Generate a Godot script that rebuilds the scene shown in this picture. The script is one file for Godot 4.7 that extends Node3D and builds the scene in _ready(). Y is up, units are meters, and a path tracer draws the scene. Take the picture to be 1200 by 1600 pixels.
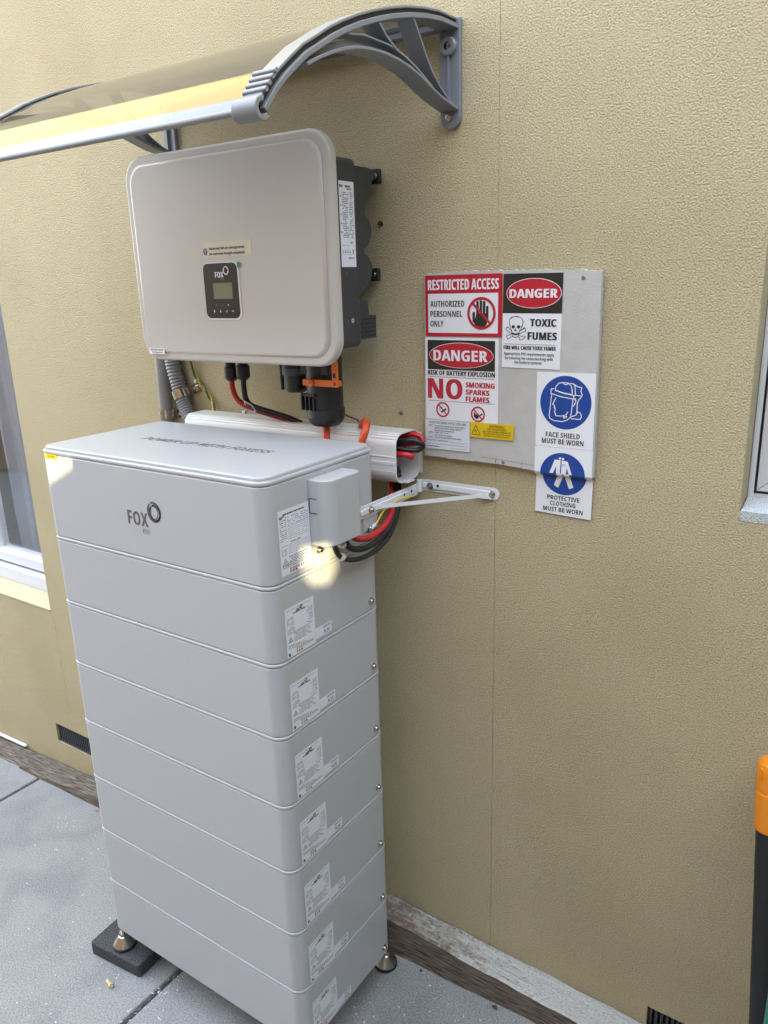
extends Node3D

# Right-handed: x runs along the house wall, y up, z out from the wall. Metres.
const WALL_H := 4.6
var M := {}
var used := {}
var rng := RandomNumberGenerator.new()
var f_bold: SystemFont
var f_reg: SystemFont

# ------------------------------------------------------------------ helpers
func numbered(s: String) -> String:
	used[s] = used.get(s, 0) + 1
	return s if used[s] == 1 else "%s_%03d" % [s, used[s] - 1]

func tag(o: Node3D, label: String, category: String, group := "") -> Node3D:
	o.set_meta("label", label)
	o.set_meta("category", category)
	if group != "":
		o.set_meta("group", group)
	return o

func thing(called: String, label: String, category: String, at := Vector3.ZERO, group := "") -> Node3D:
	var o := Node3D.new()
	o.name = numbered(called)
	add_child(o)
	o.position = at
	return tag(o, label, category, group)

func part(mesh: Mesh, called: String, m: Material, parent: Node3D, at := Vector3.ZERO, rot := Vector3.ZERO) -> MeshInstance3D:
	var o := MeshInstance3D.new()
	o.name = called
	o.mesh = mesh
	o.material_override = m
	parent.add_child(o, true)
	o.position = at
	o.rotation_degrees = rot
	return o

func solo(mesh: Mesh, called: String, m: Material, label: String, category: String, at := Vector3.ZERO, rot := Vector3.ZERO, group := "") -> MeshInstance3D:
	var o := part(mesh, numbered(called), m, self, at, rot)
	tag(o, label, category, group)
	return o

func lin(r: float, g: float, b: float, a := 1.0) -> Color:
	var c := Color(r, g, b).linear_to_srgb()
	c.a = a
	return c

func mat(called: String, c: Color, rough := 0.6, metal := 0.0, spec := 0.5) -> StandardMaterial3D:
	var m := StandardMaterial3D.new()
	m.resource_name = called
	m.albedo_color = c
	m.roughness = rough
	m.metallic = metal
	m.metallic_specular = spec
	M[called] = m
	return m

func noise_tex(size: int, freq: float, octaves: int, sd: int, kind := FastNoiseLite.TYPE_SIMPLEX_SMOOTH, contrast := 1.0) -> ImageTexture:
	var n := FastNoiseLite.new()
	n.noise_type = kind
	n.frequency = freq
	n.fractal_octaves = octaves
	n.fractal_gain = 0.5
	n.seed = sd
	var im := n.get_seamless_image(size, size)
	if contrast != 1.0:
		im.adjust_bcs(1.0, contrast, 1.0)
	return ImageTexture.create_from_image(im)

func ramp_tex(src: ImageTexture, stops: Array) -> ImageTexture:
	# recolours a grey picture: stops = [[at, Color], ...]
	var g := Gradient.new()
	g.offsets = PackedFloat32Array(stops.map(func(s): return s[0]))
	g.colors = PackedColorArray(stops.map(func(s): return s[1]))
	var lut := []
	for i in 256:
		var c := g.sample(i / 255.0)
		lut.append([int(c.r * 255), int(c.g * 255), int(c.b * 255)])
	var im := src.get_image()
	im.convert(Image.FORMAT_L8)
	var d := im.get_data()
	var o := PackedByteArray()
	o.resize(d.size() * 3)
	for i in d.size():
		var l = lut[d[i]]
		o[i * 3] = l[0]
		o[i * 3 + 1] = l[1]
		o[i * 3 + 2] = l[2]
	return ImageTexture.create_from_image(Image.create_from_data(im.get_width(), im.get_height(), false, Image.FORMAT_RGB8, o))

func tri_map(m: StandardMaterial3D, per_metre: Vector3, world := true) -> void:
	m.uv1_triplanar = true
	m.uv1_world_triplanar = world
	m.uv1_scale = per_metre
	m.uv1_triplanar_sharpness = 6.0

func relief(m: StandardMaterial3D, t: Texture2D, cm: float) -> void:
	m.heightmap_enabled = true
	m.heightmap_texture = t
	m.heightmap_scale = cm

func begin() -> SurfaceTool:
	var st := SurfaceTool.new()
	st.begin(Mesh.PRIMITIVE_TRIANGLES)
	return st

# corners run counter-clockwise seen from outside; Godot wants clockwise
func vt(st: SurfaceTool, p: Vector3, n: Vector3) -> void:
	st.set_normal(n)
	st.add_vertex(p)

func tri3(st: SurfaceTool, a: Vector3, b: Vector3, c: Vector3, na: Vector3, nb: Vector3, nc: Vector3) -> void:
	vt(st, a, na)
	vt(st, c, nc)
	vt(st, b, nb)

func quad(st: SurfaceTool, a: Vector3, b: Vector3, c: Vector3, d: Vector3) -> void:
	var n := (b - a).cross(c - a)
	if n.length() < 1e-12:
		n = (c - a).cross(d - a)
	n = n.normalized()
	tri3(st, a, b, c, n, n, n)
	tri3(st, a, c, d, n, n, n)

func quadn(st: SurfaceTool, a: Vector3, b: Vector3, c: Vector3, d: Vector3, na: Vector3, nb: Vector3, nc: Vector3, nd: Vector3) -> void:
	tri3(st, a, b, c, na, nb, nc)
	tri3(st, a, c, d, na, nc, nd)

func box_into(st: SurfaceTool, lo: Vector3, hi: Vector3) -> void:
	var p := func(i: int) -> Vector3: return Vector3(hi.x if i & 1 else lo.x, hi.y if i & 2 else lo.y, hi.z if i & 4 else lo.z)
	for f in [[4, 5, 7, 6], [1, 0, 2, 3], [5, 1, 3, 7], [0, 4, 6, 2], [6, 7, 3, 2], [0, 1, 5, 4]]:
		quad(st, p.call(f[0]), p.call(f[1]), p.call(f[2]), p.call(f[3]))

func box(lo: Vector3, hi: Vector3) -> ArrayMesh:
	var st := begin()
	box_into(st, lo, hi)
	return st.commit()

func ccw(poly: PackedVector2Array) -> PackedVector2Array:
	if Geometry2D.is_polygon_clockwise(poly):
		var r := poly.duplicate()
		r.reverse()
		return r
	return poly

func rrect(w: float, h: float, r: float, seg := 6, at := Vector2.ZERO) -> PackedVector2Array:
	var out := PackedVector2Array()
	for c in 4:
		var cx := (w / 2 - r) * (1 if c == 0 or c == 3 else -1)
		var cy := (h / 2 - r) * (1 if c < 2 else -1)
		for k in seg + 1:
			var a := PI / 2 * (c + float(k) / seg)
			out.append(at + Vector2(cx + r * cos(a), cy + r * sin(a)))
	return out

func disc(rx: float, ry: float, seg := 40, at := Vector2.ZERO) -> PackedVector2Array:
	var out := PackedVector2Array()
	for k in seg:
		out.append(at + Vector2(rx * cos(TAU * k / seg), ry * sin(TAU * k / seg)))
	return out

# a polygon in XY, pushed from z = 0 to z = d, its rims rounded by `bevel`; corners sharper than `crease` degrees stay sharp
func extrude_into(st: SurfaceTool, poly_in: PackedVector2Array, d: float, bevel := 0.0, nb := 3, crease := 35.0, z0 := 0.0) -> void:
	var poly := ccw(poly_in)
	var n := poly.size()
	var en := []
	for i in n:
		var e := (poly[(i + 1) % n] - poly[i]).normalized()
		en.append(Vector2(e.y, -e.x))
	var va := []   # normal at the start of edge i, and at its end
	var vb := []
	var vm := []
	for i in n:
		var prev: Vector2 = en[(i - 1 + n) % n]
		var cur: Vector2 = en[i]
		var next: Vector2 = en[(i + 1) % n]
		var lim := cos(deg_to_rad(crease))
		# long edges keep their own normal so that flats stay flat beside arcs
		va.append(prev.slerp(cur, 0.5).normalized() if prev.dot(cur) > lim else cur)
		vb.append(cur.slerp(next, 0.5).normalized() if cur.dot(next) > lim else cur)
		var mid := (prev + cur).normalized()
		vm.append(mid / maxf(0.3, mid.dot(cur)))
	var avg := 0.0
	for i in n:
		avg += poly[i].distance_to(poly[(i + 1) % n]) / n
	for i in n:
		var le := poly[i].distance_to(poly[(i + 1) % n])
		if le > avg * 2.0:
			va[i] = en[i]
			vb[i] = en[i]
			vb[(i - 1 + n) % n] = en[i] if (en[(i - 1 + n) % n] as Vector2).dot(en[i]) > cos(deg_to_rad(crease)) else vb[(i - 1 + n) % n]
			va[(i + 1) % n] = en[i] if (en[(i + 1) % n] as Vector2).dot(en[i]) > cos(deg_to_rad(crease)) else va[(i + 1) % n]
	var rings := []   # [inset, z, tilt towards z]
	if bevel > 0.0:
		for k in nb + 1:
			var a := PI / 2 * k / nb
			rings.append([bevel * (1 - sin(a)), bevel * (1 - cos(a)), -cos(a)])
		for k in nb + 1:
			var a := PI / 2 * k / nb
			rings.append([bevel * (1 - cos(a)), d - bevel * (1 - sin(a)), sin(a)])
	else:
		rings = [[0.0, 0.0, 0.0], [0.0, d, 0.0]]
	for k in rings.size() - 1:
		var r0 = rings[k]
		var r1 = rings[k + 1]
		for i in n:
			var j := (i + 1) % n
			var a: Vector2 = poly[i] - vm[i] * r0[0]
			var b: Vector2 = poly[j] - vm[j] * r0[0]
			var c: Vector2 = poly[j] - vm[j] * r1[0]
			var e: Vector2 = poly[i] - vm[i] * r1[0]
			var c0 := sqrt(maxf(0.0, 1 - r0[2] * r0[2]))
			var c1 := sqrt(maxf(0.0, 1 - r1[2] * r1[2]))
			var na := Vector3(va[i].x * c0, va[i].y * c0, r0[2])
			var nb2 := Vector3(vb[i].x * c0, vb[i].y * c0, r0[2])
			var nc := Vector3(vb[i].x * c1, vb[i].y * c1, r1[2])
			var nd := Vector3(va[i].x * c1, va[i].y * c1, r1[2])
			quadn(st, Vector3(a.x, a.y, z0 + r0[1]), Vector3(b.x, b.y, z0 + r0[1]), Vector3(c.x, c.y, z0 + r1[1]), Vector3(e.x, e.y, z0 + r1[1]), na, nb2, nc, nd)
	for side in 2:
		var inset: float = rings[0][0] if side == 0 else rings[-1][0]
		var z: float = z0 + (0.0 if side == 0 else d)
		var cap := PackedVector2Array()
		for i in n:
			cap.append(poly[i] - vm[i] * inset)
		cap_into(st, cap, z, side == 1)

func cap_into(st: SurfaceTool, cap: PackedVector2Array, z: float, up := true) -> void:
	var t := Geometry2D.triangulate_polygon(cap)
	var nn := Vector3(0, 0, 1 if up else -1)
	for i in range(0, t.size(), 3):
		var a := cap[t[i]]
		var b := cap[t[i + 1]]
		var c := cap[t[i + 2]]
		var flip := ((b - a).cross(c - a) < 0.0) == up
		if flip:
			var s := b
			b = c
			c = s
		tri3(st, Vector3(a.x, a.y, z), Vector3(b.x, b.y, z), Vector3(c.x, c.y, z), nn, nn, nn)

func extrude(poly: PackedVector2Array, d: float, bevel := 0.0, nb := 3, crease := 35.0) -> ArrayMesh:
	var st := begin()
	extrude_into(st, poly, d, bevel, nb, crease)
	return st.commit()

# round-edged slab from lo to hi; the rounding runs along `axis`
func slab(lo: Vector3, hi: Vector3, r: float, bevel: float, axis := 2, seg := 5) -> ArrayMesh:
	var s := hi - lo
	var c := (lo + hi) / 2
	var st := begin()
	var w: float = s.x if axis != 0 else s.z
	var h: float = s.y if axis != 1 else s.z
	var d: float = s[axis]
	extrude_into(st, rrect(w, h, r, seg), d, bevel)
	var m := st.commit()
	var t := Transform3D()
	if axis == 0:
		t.basis = Basis(Vector3.UP, PI / 2)
		t.origin = Vector3(lo.x, c.y, c.z)
	elif axis == 1:
		t.basis = Basis(Vector3.RIGHT, -PI / 2)
		t.origin = Vector3(c.x, lo.y, c.z)
	else:
		t.origin = Vector3(c.x, c.y, lo.z)
	return moved(m, t)

func moved(m: Mesh, t: Transform3D) -> ArrayMesh:
	var st := begin()
	st.append_from(m, 0, t)
	return st.commit()

func joined(list: Array) -> ArrayMesh:
	var st := begin()
	for e in list:
		st.append_from(e[0], 0, e[1] if e.size() > 1 else Transform3D())
	return st.commit()

func at(x: float, y: float, z: float) -> Transform3D:
	return Transform3D(Basis(), Vector3(x, y, z))

func curve(pts: Array, per := 8) -> PackedVector3Array:
	var out := PackedVector3Array()
	for i in pts.size() - 1:
		var p0: Vector3 = pts[maxi(i - 1, 0)]
		var p1: Vector3 = pts[i]
		var p2: Vector3 = pts[i + 1]
		var p3: Vector3 = pts[mini(i + 2, pts.size() - 1)]
		for k in per:
			out.append(p1.cubic_interpolate(p2, p0, p3, float(k) / per))
	out.append(pts[-1])
	return out

func tube_into(st: SurfaceTool, path: PackedVector3Array, r: float, sides := 10, radii := PackedFloat32Array()) -> void:
	var n := path.size()
	var up := Vector3.UP
	var rings := []
	for i in n:
		var dir := (path[mini(i + 1, n - 1)] - path[maxi(i - 1, 0)]).normalized()
		if absf(up.dot(dir)) > 0.97:
			up = Vector3.RIGHT if absf(dir.x) < 0.9 else Vector3.BACK
		var right := dir.cross(up).normalized()
		up = right.cross(dir).normalized()
		var rr := radii[i] if radii.size() > 0 else r
		var ring := []
		for k in sides:
			var a := TAU * k / sides
			var nn := right * cos(a) + up * sin(a)
			var sm := nn
			if radii.size() > 0:
				var i0 := maxi(i - 1, 0)
				var i1 := mini(i + 1, n - 1)
				sm = (nn - dir * (radii[i1] - radii[i0]) / maxf(1e-5, path[i0].distance_to(path[i1]))).normalized()
			ring.append([path[i] + nn * rr, sm])
		rings.append([ring, dir])
	for i in n - 1:
		for k in sides:
			var j := (k + 1) % sides
			var A = rings[i][0]
			var B = rings[i + 1][0]
			quadn(st, A[j][0], A[k][0], B[k][0], B[j][0], A[j][1], A[k][1], B[k][1], B[j][1])
	for e in [0, n - 1]:
		var nn: Vector3 = rings[e][1] * (-1 if e == 0 else 1)
		var R = rings[e][0]
		for k in range(1, sides - 1):
			if e == 0:
				tri3(st, R[0][0], R[k][0], R[k + 1][0], nn, nn, nn)
			else:
				tri3(st, R[0][0], R[k + 1][0], R[k][0], nn, nn, nn)

func tube(pts: Array, r: float, per := 8, sides := 10) -> ArrayMesh:
	var st := begin()
	tube_into(st, curve(pts, per), r, sides)
	return st.commit()

# profile of (radius, height) turned about y
func lathe(profile: Array, seg := 28) -> ArrayMesh:
	var st := begin()
	for i in profile.size() - 1:
		var a: Vector2 = profile[i]
		var b: Vector2 = profile[i + 1]
		var e := (b - a).normalized()
		var nr := Vector2(e.y, -e.x)
		for k in seg:
			var u := TAU * k / seg
			var v := TAU * (k + 1) / seg
			var pu := Vector3(cos(u), 0, -sin(u))
			var pv := Vector3(cos(v), 0, -sin(v))
			var nu := (pu * nr.x + Vector3.UP * nr.y).normalized()
			var nv := (pv * nr.x + Vector3.UP * nr.y).normalized()
			quadn(st, pu * a.x + Vector3.UP * a.y, pv * a.x + Vector3.UP * a.y, pv * b.x + Vector3.UP * b.y, pu * b.x + Vector3.UP * b.y, nu, nv, nv, nu)
	return st.commit()

func sheet(lo: Vector2, hi: Vector2) -> ArrayMesh:
	# flat rectangle facing +z with its picture coordinates
	var st := begin()
	var p := [Vector2(lo.x, lo.y), Vector2(hi.x, lo.y), Vector2(hi.x, hi.y), Vector2(lo.x, hi.y)]
	var uv := [Vector2(0, 1), Vector2(1, 1), Vector2(1, 0), Vector2(0, 0)]
	for i in [0, 2, 1, 0, 3, 2]:
		st.set_normal(Vector3.BACK)
		st.set_uv(uv[i])
		st.add_vertex(Vector3(p[i].x, p[i].y, 0))
	return st.commit()

func flats(polys: Array) -> ArrayMesh:
	var st := begin()
	for p in polys:
		if p.size() >= 3:
			cap_into(st, p, 0.0, true)
	return st.commit()

func stroke(pts: Array, w: float) -> Array:
	var out := []
	if pts.size() > 3 and (pts[0] as Vector2).distance_to(pts[-1]) < w * 2.5:
		var h := pts.size() / 2
		return stroke(pts.slice(0, h + 1), w) + stroke(pts.slice(h), w)
	for p in Geometry2D.offset_polyline(PackedVector2Array(pts), w / 2, Geometry2D.JOIN_ROUND, Geometry2D.END_ROUND):
		if not Geometry2D.is_polygon_clockwise(p):
			out.append(p)
	return out

func ringp(r0: float, r1: float, c: Vector2, seg := 40) -> Array:
	var out := []
	for k in seg:
		var a := TAU * k / seg
		var b := TAU * (k + 1) / seg
		var u := Vector2(cos(a), sin(a))
		var v := Vector2(cos(b), sin(b))
		out.append(PackedVector2Array([c + u * r0, c + u * r1, c + v * r1, c + v * r0]))
	return out

# lettering fitted to a width and a height; anchor -1 left, 0 middle
func text(s: String, x: float, y: float, w: float, h: float, z: float, m: Material, parent: Node3D, bold := true, anchor := 0, called := "lettering", heavy := 0.0) -> MeshInstance3D:
	var t := TextMesh.new()
	t.font = f_bold if bold else f_reg
	t.text = s
	t.font_size = 48
	t.pixel_size = 0.01
	t.depth = 0.02
	t.curve_step = 2.0
	var b := t.get_aabb()
	var o := MeshInstance3D.new()
	o.name = called
	o.mesh = t
	o.material_override = m
	parent.add_child(o, true)
	var sy := h / b.size.y
	var sx := w / b.size.x if w > 0.0 else sy
	o.scale = Vector3(sx, sy, 0.0003 / b.size.z)
	var c := b.get_center()
	var ox := x - c.x * sx if anchor == 0 else x - b.position.x * sx
	o.position = Vector3(ox, y - c.y * sy, z + 0.00015 - c.z * o.scale.z)
	if heavy > 0.0:
		# thicken the strokes with two sideways copies in the same part
		t.depth = 0.02
		var st := begin()
		for k in [-1.0, 0.0, 1.0]:
			st.append_from(t, 0, at(k * heavy / sx, absf(k) * heavy * 0.25 / sy, k * 0.002))
		o.mesh = st.commit()
	return o

# wall skin with openings: front at z = 0, back at z = -depth
func wall_mesh(x0: float, x1: float, y0: float, y1: float, holes: Array, depth: float) -> ArrayMesh:
	var xs := [x0, x1]
	var ys := [y0, y1]
	for h in holes:
		for v in [h.position.x, h.end.x]:
			if v > x0 and v < x1 and not xs.has(v):
				xs.append(v)
		for v in [h.position.y, h.end.y]:
			if v > y0 and v < y1 and not ys.has(v):
				ys.append(v)
	xs.sort()
	ys.sort()
	var open := func(i: int, j: int) -> bool:
		if i < 0 or j < 0 or i >= xs.size() - 1 or j >= ys.size() - 1:
			return true
		var c := Vector2((xs[i] + xs[i + 1]) / 2, (ys[j] + ys[j + 1]) / 2)
		for h in holes:
			if h.has_point(c):
				return true
		return false
	var st := begin()
	for i in xs.size() - 1:
		for j in ys.size() - 1:
			if open.call(i, j):
				continue
			var a := Vector3(xs[i], ys[j], 0)
			var b := Vector3(xs[i + 1], ys[j], 0)
			var c := Vector3(xs[i + 1], ys[j + 1], 0)
			var d := Vector3(xs[i], ys[j + 1], 0)
			var k := Vector3(0, 0, -depth)
			quad(st, a, b, c, d)
			quad(st, b + k, a + k, d + k, c + k)
			if open.call(i - 1, j):
				quad(st, a + k, a, d, d + k)
			if open.call(i + 1, j):
				quad(st, b, b + k, c + k, c)
			if open.call(i, j - 1):
				quad(st, a + k, b + k, b, a)
			if open.call(i, j + 1):
				quad(st, d, c, c + k, d + k)
	return st.commit()

func floor_y(x: float) -> float:
	return -0.015 + 0.04 * x

# ------------------------------------------------------------------ scene
func _ready() -> void:
	rng.seed = 7
	f_bold = SystemFont.new()
	f_bold.font_names = PackedStringArray(["Droid Sans"])
	f_bold.font_weight = 700
	f_reg = SystemFont.new()
	f_reg.font_names = PackedStringArray(["Droid Sans"])
	var cam := Camera3D.new()
	cam.name = "camera"
	add_child(cam)
	cam.position = Vector3(0.794, 1.476, 1.265)
	cam.rotation_degrees = Vector3(-16.568, 34.695, -1.792)
	cam.fov = 66.3
	cam.near = 0.02
	cam.far = 200.0
	cam.current = true
	var env := Environment.new()
	env.background_mode = Environment.BG_SKY
	var sky := Sky.new()
	var sm := ProceduralSkyMaterial.new()
	sm.sky_top_color = Color(0.665, 0.725, 0.80)
	sm.sky_horizon_color = Color(0.93, 0.93, 0.92)
	sm.sky_curve = 0.25
	sm.ground_bottom_color = Color(0.35, 0.33, 0.30)
	sm.ground_horizon_color = Color(0.75, 0.76, 0.77)
	sm.sun_angle_max = 12.0
	sky.sky_material = sm
	env.sky = sky
	env.background_energy_multiplier = 1.0
	env.ambient_light_source = Environment.AMBIENT_SOURCE_SKY
	env.tonemap_mode = Environment.TONE_MAPPER_LINEAR
	env.tonemap_exposure = 9.8
	env.sdfgi_enabled = true
	env.ssao_enabled = true
	env.ssil_enabled = true
	var we := WorldEnvironment.new()
	we.name = "world_environment"
	we.environment = env
	add_child(we)
	var sun := DirectionalLight3D.new()
	sun.name = "sun"
	add_child(sun)
	sun.look_at_from_position(Vector3(0.6, 0.393, 1.0), Vector3.ZERO, Vector3.UP)
	sun.light_energy = 1.1
	sun.light_color = Color(1.0, 0.93, 0.73)
	sun.light_angular_distance = 0.35
	sun.shadow_enabled = true
	materials()
	house()
	paving()
	sleepers()
	sun_blockers()
	battery()
	inverter()
	canopy()
	trunking()
	conduits()
	cables()
	shelf_bracket()
	signs()
	pole()
	litter()

func materials() -> void:
	# house render
	var grit := noise_tex(1024, 0.075, 2, 11, FastNoiseLite.TYPE_PERLIN, 1.4)
	var grit2 := noise_tex(512, 0.02, 4, 5)
	var cloud := noise_tex(512, 0.006, 4, 3)
	var m := mat("render_coat", Color.WHITE, 0.85, 0.0, 0.35)
	m.albedo_texture = ramp_tex(grit, [[0.1, lin(0.375, 0.308, 0.18)], [0.45, lin(0.465, 0.382, 0.228)], [0.9, lin(0.525, 0.45, 0.285)]])
	tri_map(m, Vector3(4.7, 4.7, 4.7))
	relief(m, grit, 0.095)
	m.detail_enabled = true
	m.detail_blend_mode = BaseMaterial3D.BLEND_MODE_MUL
	m.detail_uv_layer = BaseMaterial3D.DETAIL_UV_2
	m.detail_albedo = ramp_tex(cloud, [[0.2, lin(0.93, 0.925, 0.91)], [0.6, lin(1, 1, 1)]])
	m.uv2_triplanar = true
	m.uv2_world_triplanar = true
	m.uv2_scale = Vector3(0.55, 0.55, 0.55)
	var mn := mat("shade_fence_brown", Color.WHITE, 0.9, 0.0, 0.3)
	mn.albedo_texture = ramp_tex(cloud, [[0.0, lin(0.23, 0.165, 0.11)], [1.0, lin(0.30, 0.225, 0.155)]])
	tri_map(mn, Vector3(0.6, 0.6, 0.6))
	mat("joint_sealant", lin(0.16, 0.125, 0.075), 0.9)
	mat("side_blocker_brown", lin(0.075, 0.06, 0.05), 0.9)  # for the wall added on the right to block light
	# paving
	var conc := mat("concrete", Color.WHITE, 0.8, 0.0, 0.4)
	var spk := noise_tex(1024, 0.11, 3, 21)
	conc.albedo_texture = ramp_tex(spk, [[0.15, lin(0.165, 0.16, 0.153)], [0.35, lin(0.25, 0.243, 0.233)], [0.65, lin(0.302, 0.293, 0.281)], [0.9, lin(0.40, 0.39, 0.375)]])
	tri_map(conc, Vector3(1.6, 1.6, 1.6))
	relief(conc, spk, 0.10)
	conc.detail_enabled = true
	conc.detail_blend_mode = BaseMaterial3D.BLEND_MODE_MUL
	conc.detail_uv_layer = BaseMaterial3D.DETAIL_UV_2
	conc.detail_albedo = ramp_tex(noise_tex(512, 0.012, 5, 8), [[0.2, lin(0.82, 0.83, 0.85)], [0.6, lin(1, 1, 1)]])
	conc.uv2_triplanar = true
	conc.uv2_world_triplanar = true
	conc.uv2_scale = Vector3(0.7, 0.7, 0.7)
	var soil := mat("joint_filler", lin(0.05, 0.05, 0.052), 0.95)
	relief(soil, grit2, 0.3)
	tri_map(soil, Vector3(2, 2, 2))
	# timber: stretched along x
	var grain := noise_tex(1024, 0.03, 5, 31)
	var wt := mat("weathered_timber", Color.WHITE, 0.9, 0.0, 0.3)
	wt.albedo_texture = ramp_tex(grain, [[0.15, lin(0.04, 0.033, 0.027)], [0.4, lin(0.14, 0.112, 0.086)], [0.7, lin(0.215, 0.175, 0.138)], [1.0, lin(0.36, 0.31, 0.255)]])
	tri_map(wt, Vector3(0.45, 6.0, 6.0))
	relief(wt, grain, 0.25)
	var pt := mat("pale_timber", Color.WHITE, 0.9, 0.0, 0.3)
	pt.vertex_color_use_as_albedo = true
	pt.albedo_texture = ramp_tex(noise_tex(1024, 0.05, 5, 33), [[0.15, lin(0.62, 0.60, 0.57)], [0.4, lin(0.88, 0.87, 0.85)], [0.8, lin(1, 1, 1)]])
	tri_map(pt, Vector3(2.2, 5.0, 5.0))
	relief(pt, grain, 0.2)
	var rub := mat("rubber_crumb", Color.WHITE, 0.9, 0.0, 0.35)
	rub.albedo_texture = ramp_tex(noise_tex(512, 0.12, 2, 41), [[0.2, lin(0.035, 0.035, 0.037)], [0.6, lin(0.075, 0.075, 0.077)], [1.0, lin(0.20, 0.195, 0.19)]])
	tri_map(rub, Vector3(4, 4, 4))
	relief(rub, spk, 0.12)
	# metals, plastics
	var pc := mat("battery_paint", lin(0.44, 0.44, 0.442), 0.32, 0.0, 0.5)
	relief(pc, spk, 0.003)
	tri_map(pc, Vector3(6, 6, 6), false)
	mat("logo_grey", lin(0.085, 0.085, 0.09), 0.5)
	mat("logo_faint", lin(0.20, 0.20, 0.205), 0.5)
	mat("inverter_white", lin(0.49, 0.46, 0.415), 0.30)
	mat("inverter_dark", lin(0.042, 0.043, 0.044), 0.5)
	mat("inverter_black", lin(0.018, 0.018, 0.019), 0.6)
	mat("panel_film", lin(0.034, 0.029, 0.024), 0.3, 0.0, 0.35)
	mat("lcd", lin(0.20, 0.20, 0.13), 0.12)
	mat("sticker_white", lin(0.72, 0.72, 0.73), 0.45)
	mat("sticker_cream", lin(0.56, 0.50, 0.37), 0.5)
	mat("purple_ink", lin(0.045, 0.02, 0.10), 0.5)
	mat("green_dot", lin(0.05, 0.14, 0.08), 0.4)
	mat("black_plastic", lin(0.014, 0.014, 0.015), 0.42)
	mat("grey_ring", lin(0.06, 0.07, 0.085), 0.45)
	mat("orange_plastic", lin(0.62, 0.13, 0.02), 0.4)
	mat("orange_cable", lin(0.60, 0.07, 0.02), 0.38)
	mat("red_cable", lin(0.48, 0.02, 0.025), 0.38)
	mat("black_cable", lin(0.012, 0.012, 0.013), 0.4)
	mat("yellow_cable", lin(0.55, 0.36, 0.03), 0.4)
	mat("green_cable", lin(0.06, 0.11, 0.02), 0.45)
	mat("purple_cable", lin(0.13, 0.02, 0.08), 0.45)
	mat("cable_tie", lin(0.62, 0.60, 0.57), 0.4)
	mat("white_pvc", lin(0.70, 0.68, 0.645), 0.22)
	mat("white_enamel", lin(0.72, 0.71, 0.70), 0.25)
	mat("conduit_grey", lin(0.25, 0.24, 0.225), 0.4)
	mat("flex_grey", lin(0.22, 0.225, 0.23), 0.45)
	mat("steel", lin(0.62, 0.61, 0.59), 0.22, 1.0)
	mat("zinc", lin(0.50, 0.48, 0.43), 0.25, 1.0)
	mat("dull_steel", lin(0.30, 0.30, 0.30), 0.45, 1.0)
	mat("canopy_plastic", lin(0.185, 0.195, 0.215), 0.34)
	mat("canopy_alu", lin(0.22, 0.228, 0.24), 0.45, 0.1)
	mat("gasket", lin(0.012, 0.012, 0.013), 0.6)
	var pc2 := mat("canopy_sheet", Color.WHITE, 0.04, 0.0, 0.5)
	pc2.albedo_color = lin(0.10, 0.085, 0.062, 0.48)
	pc2.transparency = BaseMaterial3D.TRANSPARENCY_ALPHA
	var gl := mat("window_glass", Color.WHITE, 0.02)
	gl.albedo_color = lin(0.05, 0.06, 0.06, 0.05)
	gl.transparency = BaseMaterial3D.TRANSPARENCY_ALPHA
	mat("window_white", lin(0.70, 0.70, 0.72), 0.35)
	mat("window_sash", lin(0.66, 0.63, 0.63), 0.35)
	mat("interior", lin(0.10, 0.10, 0.105), 0.9)
	var cur := mat("sheer_curtain", lin(0.30, 0.345, 0.42), 0.9)
	cur.backlight_enabled = true
	cur.backlight = lin(0.3, 0.3, 0.3)
	var sill := mat("sill_paint", lin(0.50, 0.43, 0.26), 0.7)
	relief(sill, grit2, 0.15)
	tri_map(sill, Vector3(3, 3, 3))
	var sillp := mat("pale_sill", Color.WHITE, 0.8)
	sillp.albedo_texture = ramp_tex(spk, [[0.25, lin(0.30, 0.30, 0.28)], [0.5, lin(0.55, 0.56, 0.55)]])
	tri_map(sillp, Vector3(3, 3, 3))
	relief(sillp, spk, 0.15)
	mat("vent_metal", lin(0.055, 0.062, 0.07), 0.45, 0.3)
	# sign board and signs
	var cb := mat("cement_board", Color.WHITE, 0.85, 0.0, 0.35)
	cb.albedo_texture = ramp_tex(grit2, [[0.1, lin(0.46, 0.435, 0.40)], [0.5, lin(0.485, 0.46, 0.425)], [1.0, lin(0.51, 0.485, 0.45)]])
	tri_map(cb, Vector3(2.2, 2.2, 2.2))
	relief(cb, spk, 0.04)
	mat("sign_white", lin(0.76, 0.75, 0.76), 0.32)
	mat("sign_white_matt", lin(0.66, 0.67, 0.71), 0.4)
	mat("sign_red", lin(0.46, 0.012, 0.028), 0.32)
	mat("sign_red_flat", lin(0.46, 0.014, 0.032), 0.33)
	mat("sign_black", lin(0.022, 0.020, 0.018), 0.35)
	mat("sign_blue", lin(0.008, 0.055, 0.28), 0.32)
	mat("sign_yellow", lin(0.66, 0.46, 0.008), 0.35)
	mat("ink", lin(0.02, 0.02, 0.022), 0.45)
	mat("ink_grey", lin(0.10, 0.10, 0.12), 0.45)
	mat("ink_brown", lin(0.10, 0.06, 0.008), 0.45)
	mat("orange_cap", lin(0.72, 0.22, 0.004), 0.4)
	mat("pole_black", lin(0.010, 0.010, 0.010), 0.5)
	mat("green_plastic", lin(0.012, 0.11, 0.075), 0.5)
	mat("shaving", lin(0.75, 0.74, 0.72), 0.6)
	mat("plug_yellow", lin(0.55, 0.45, 0.18), 0.5)
	mat("plug_red", lin(0.11, 0.014, 0.012), 0.5)
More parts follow.
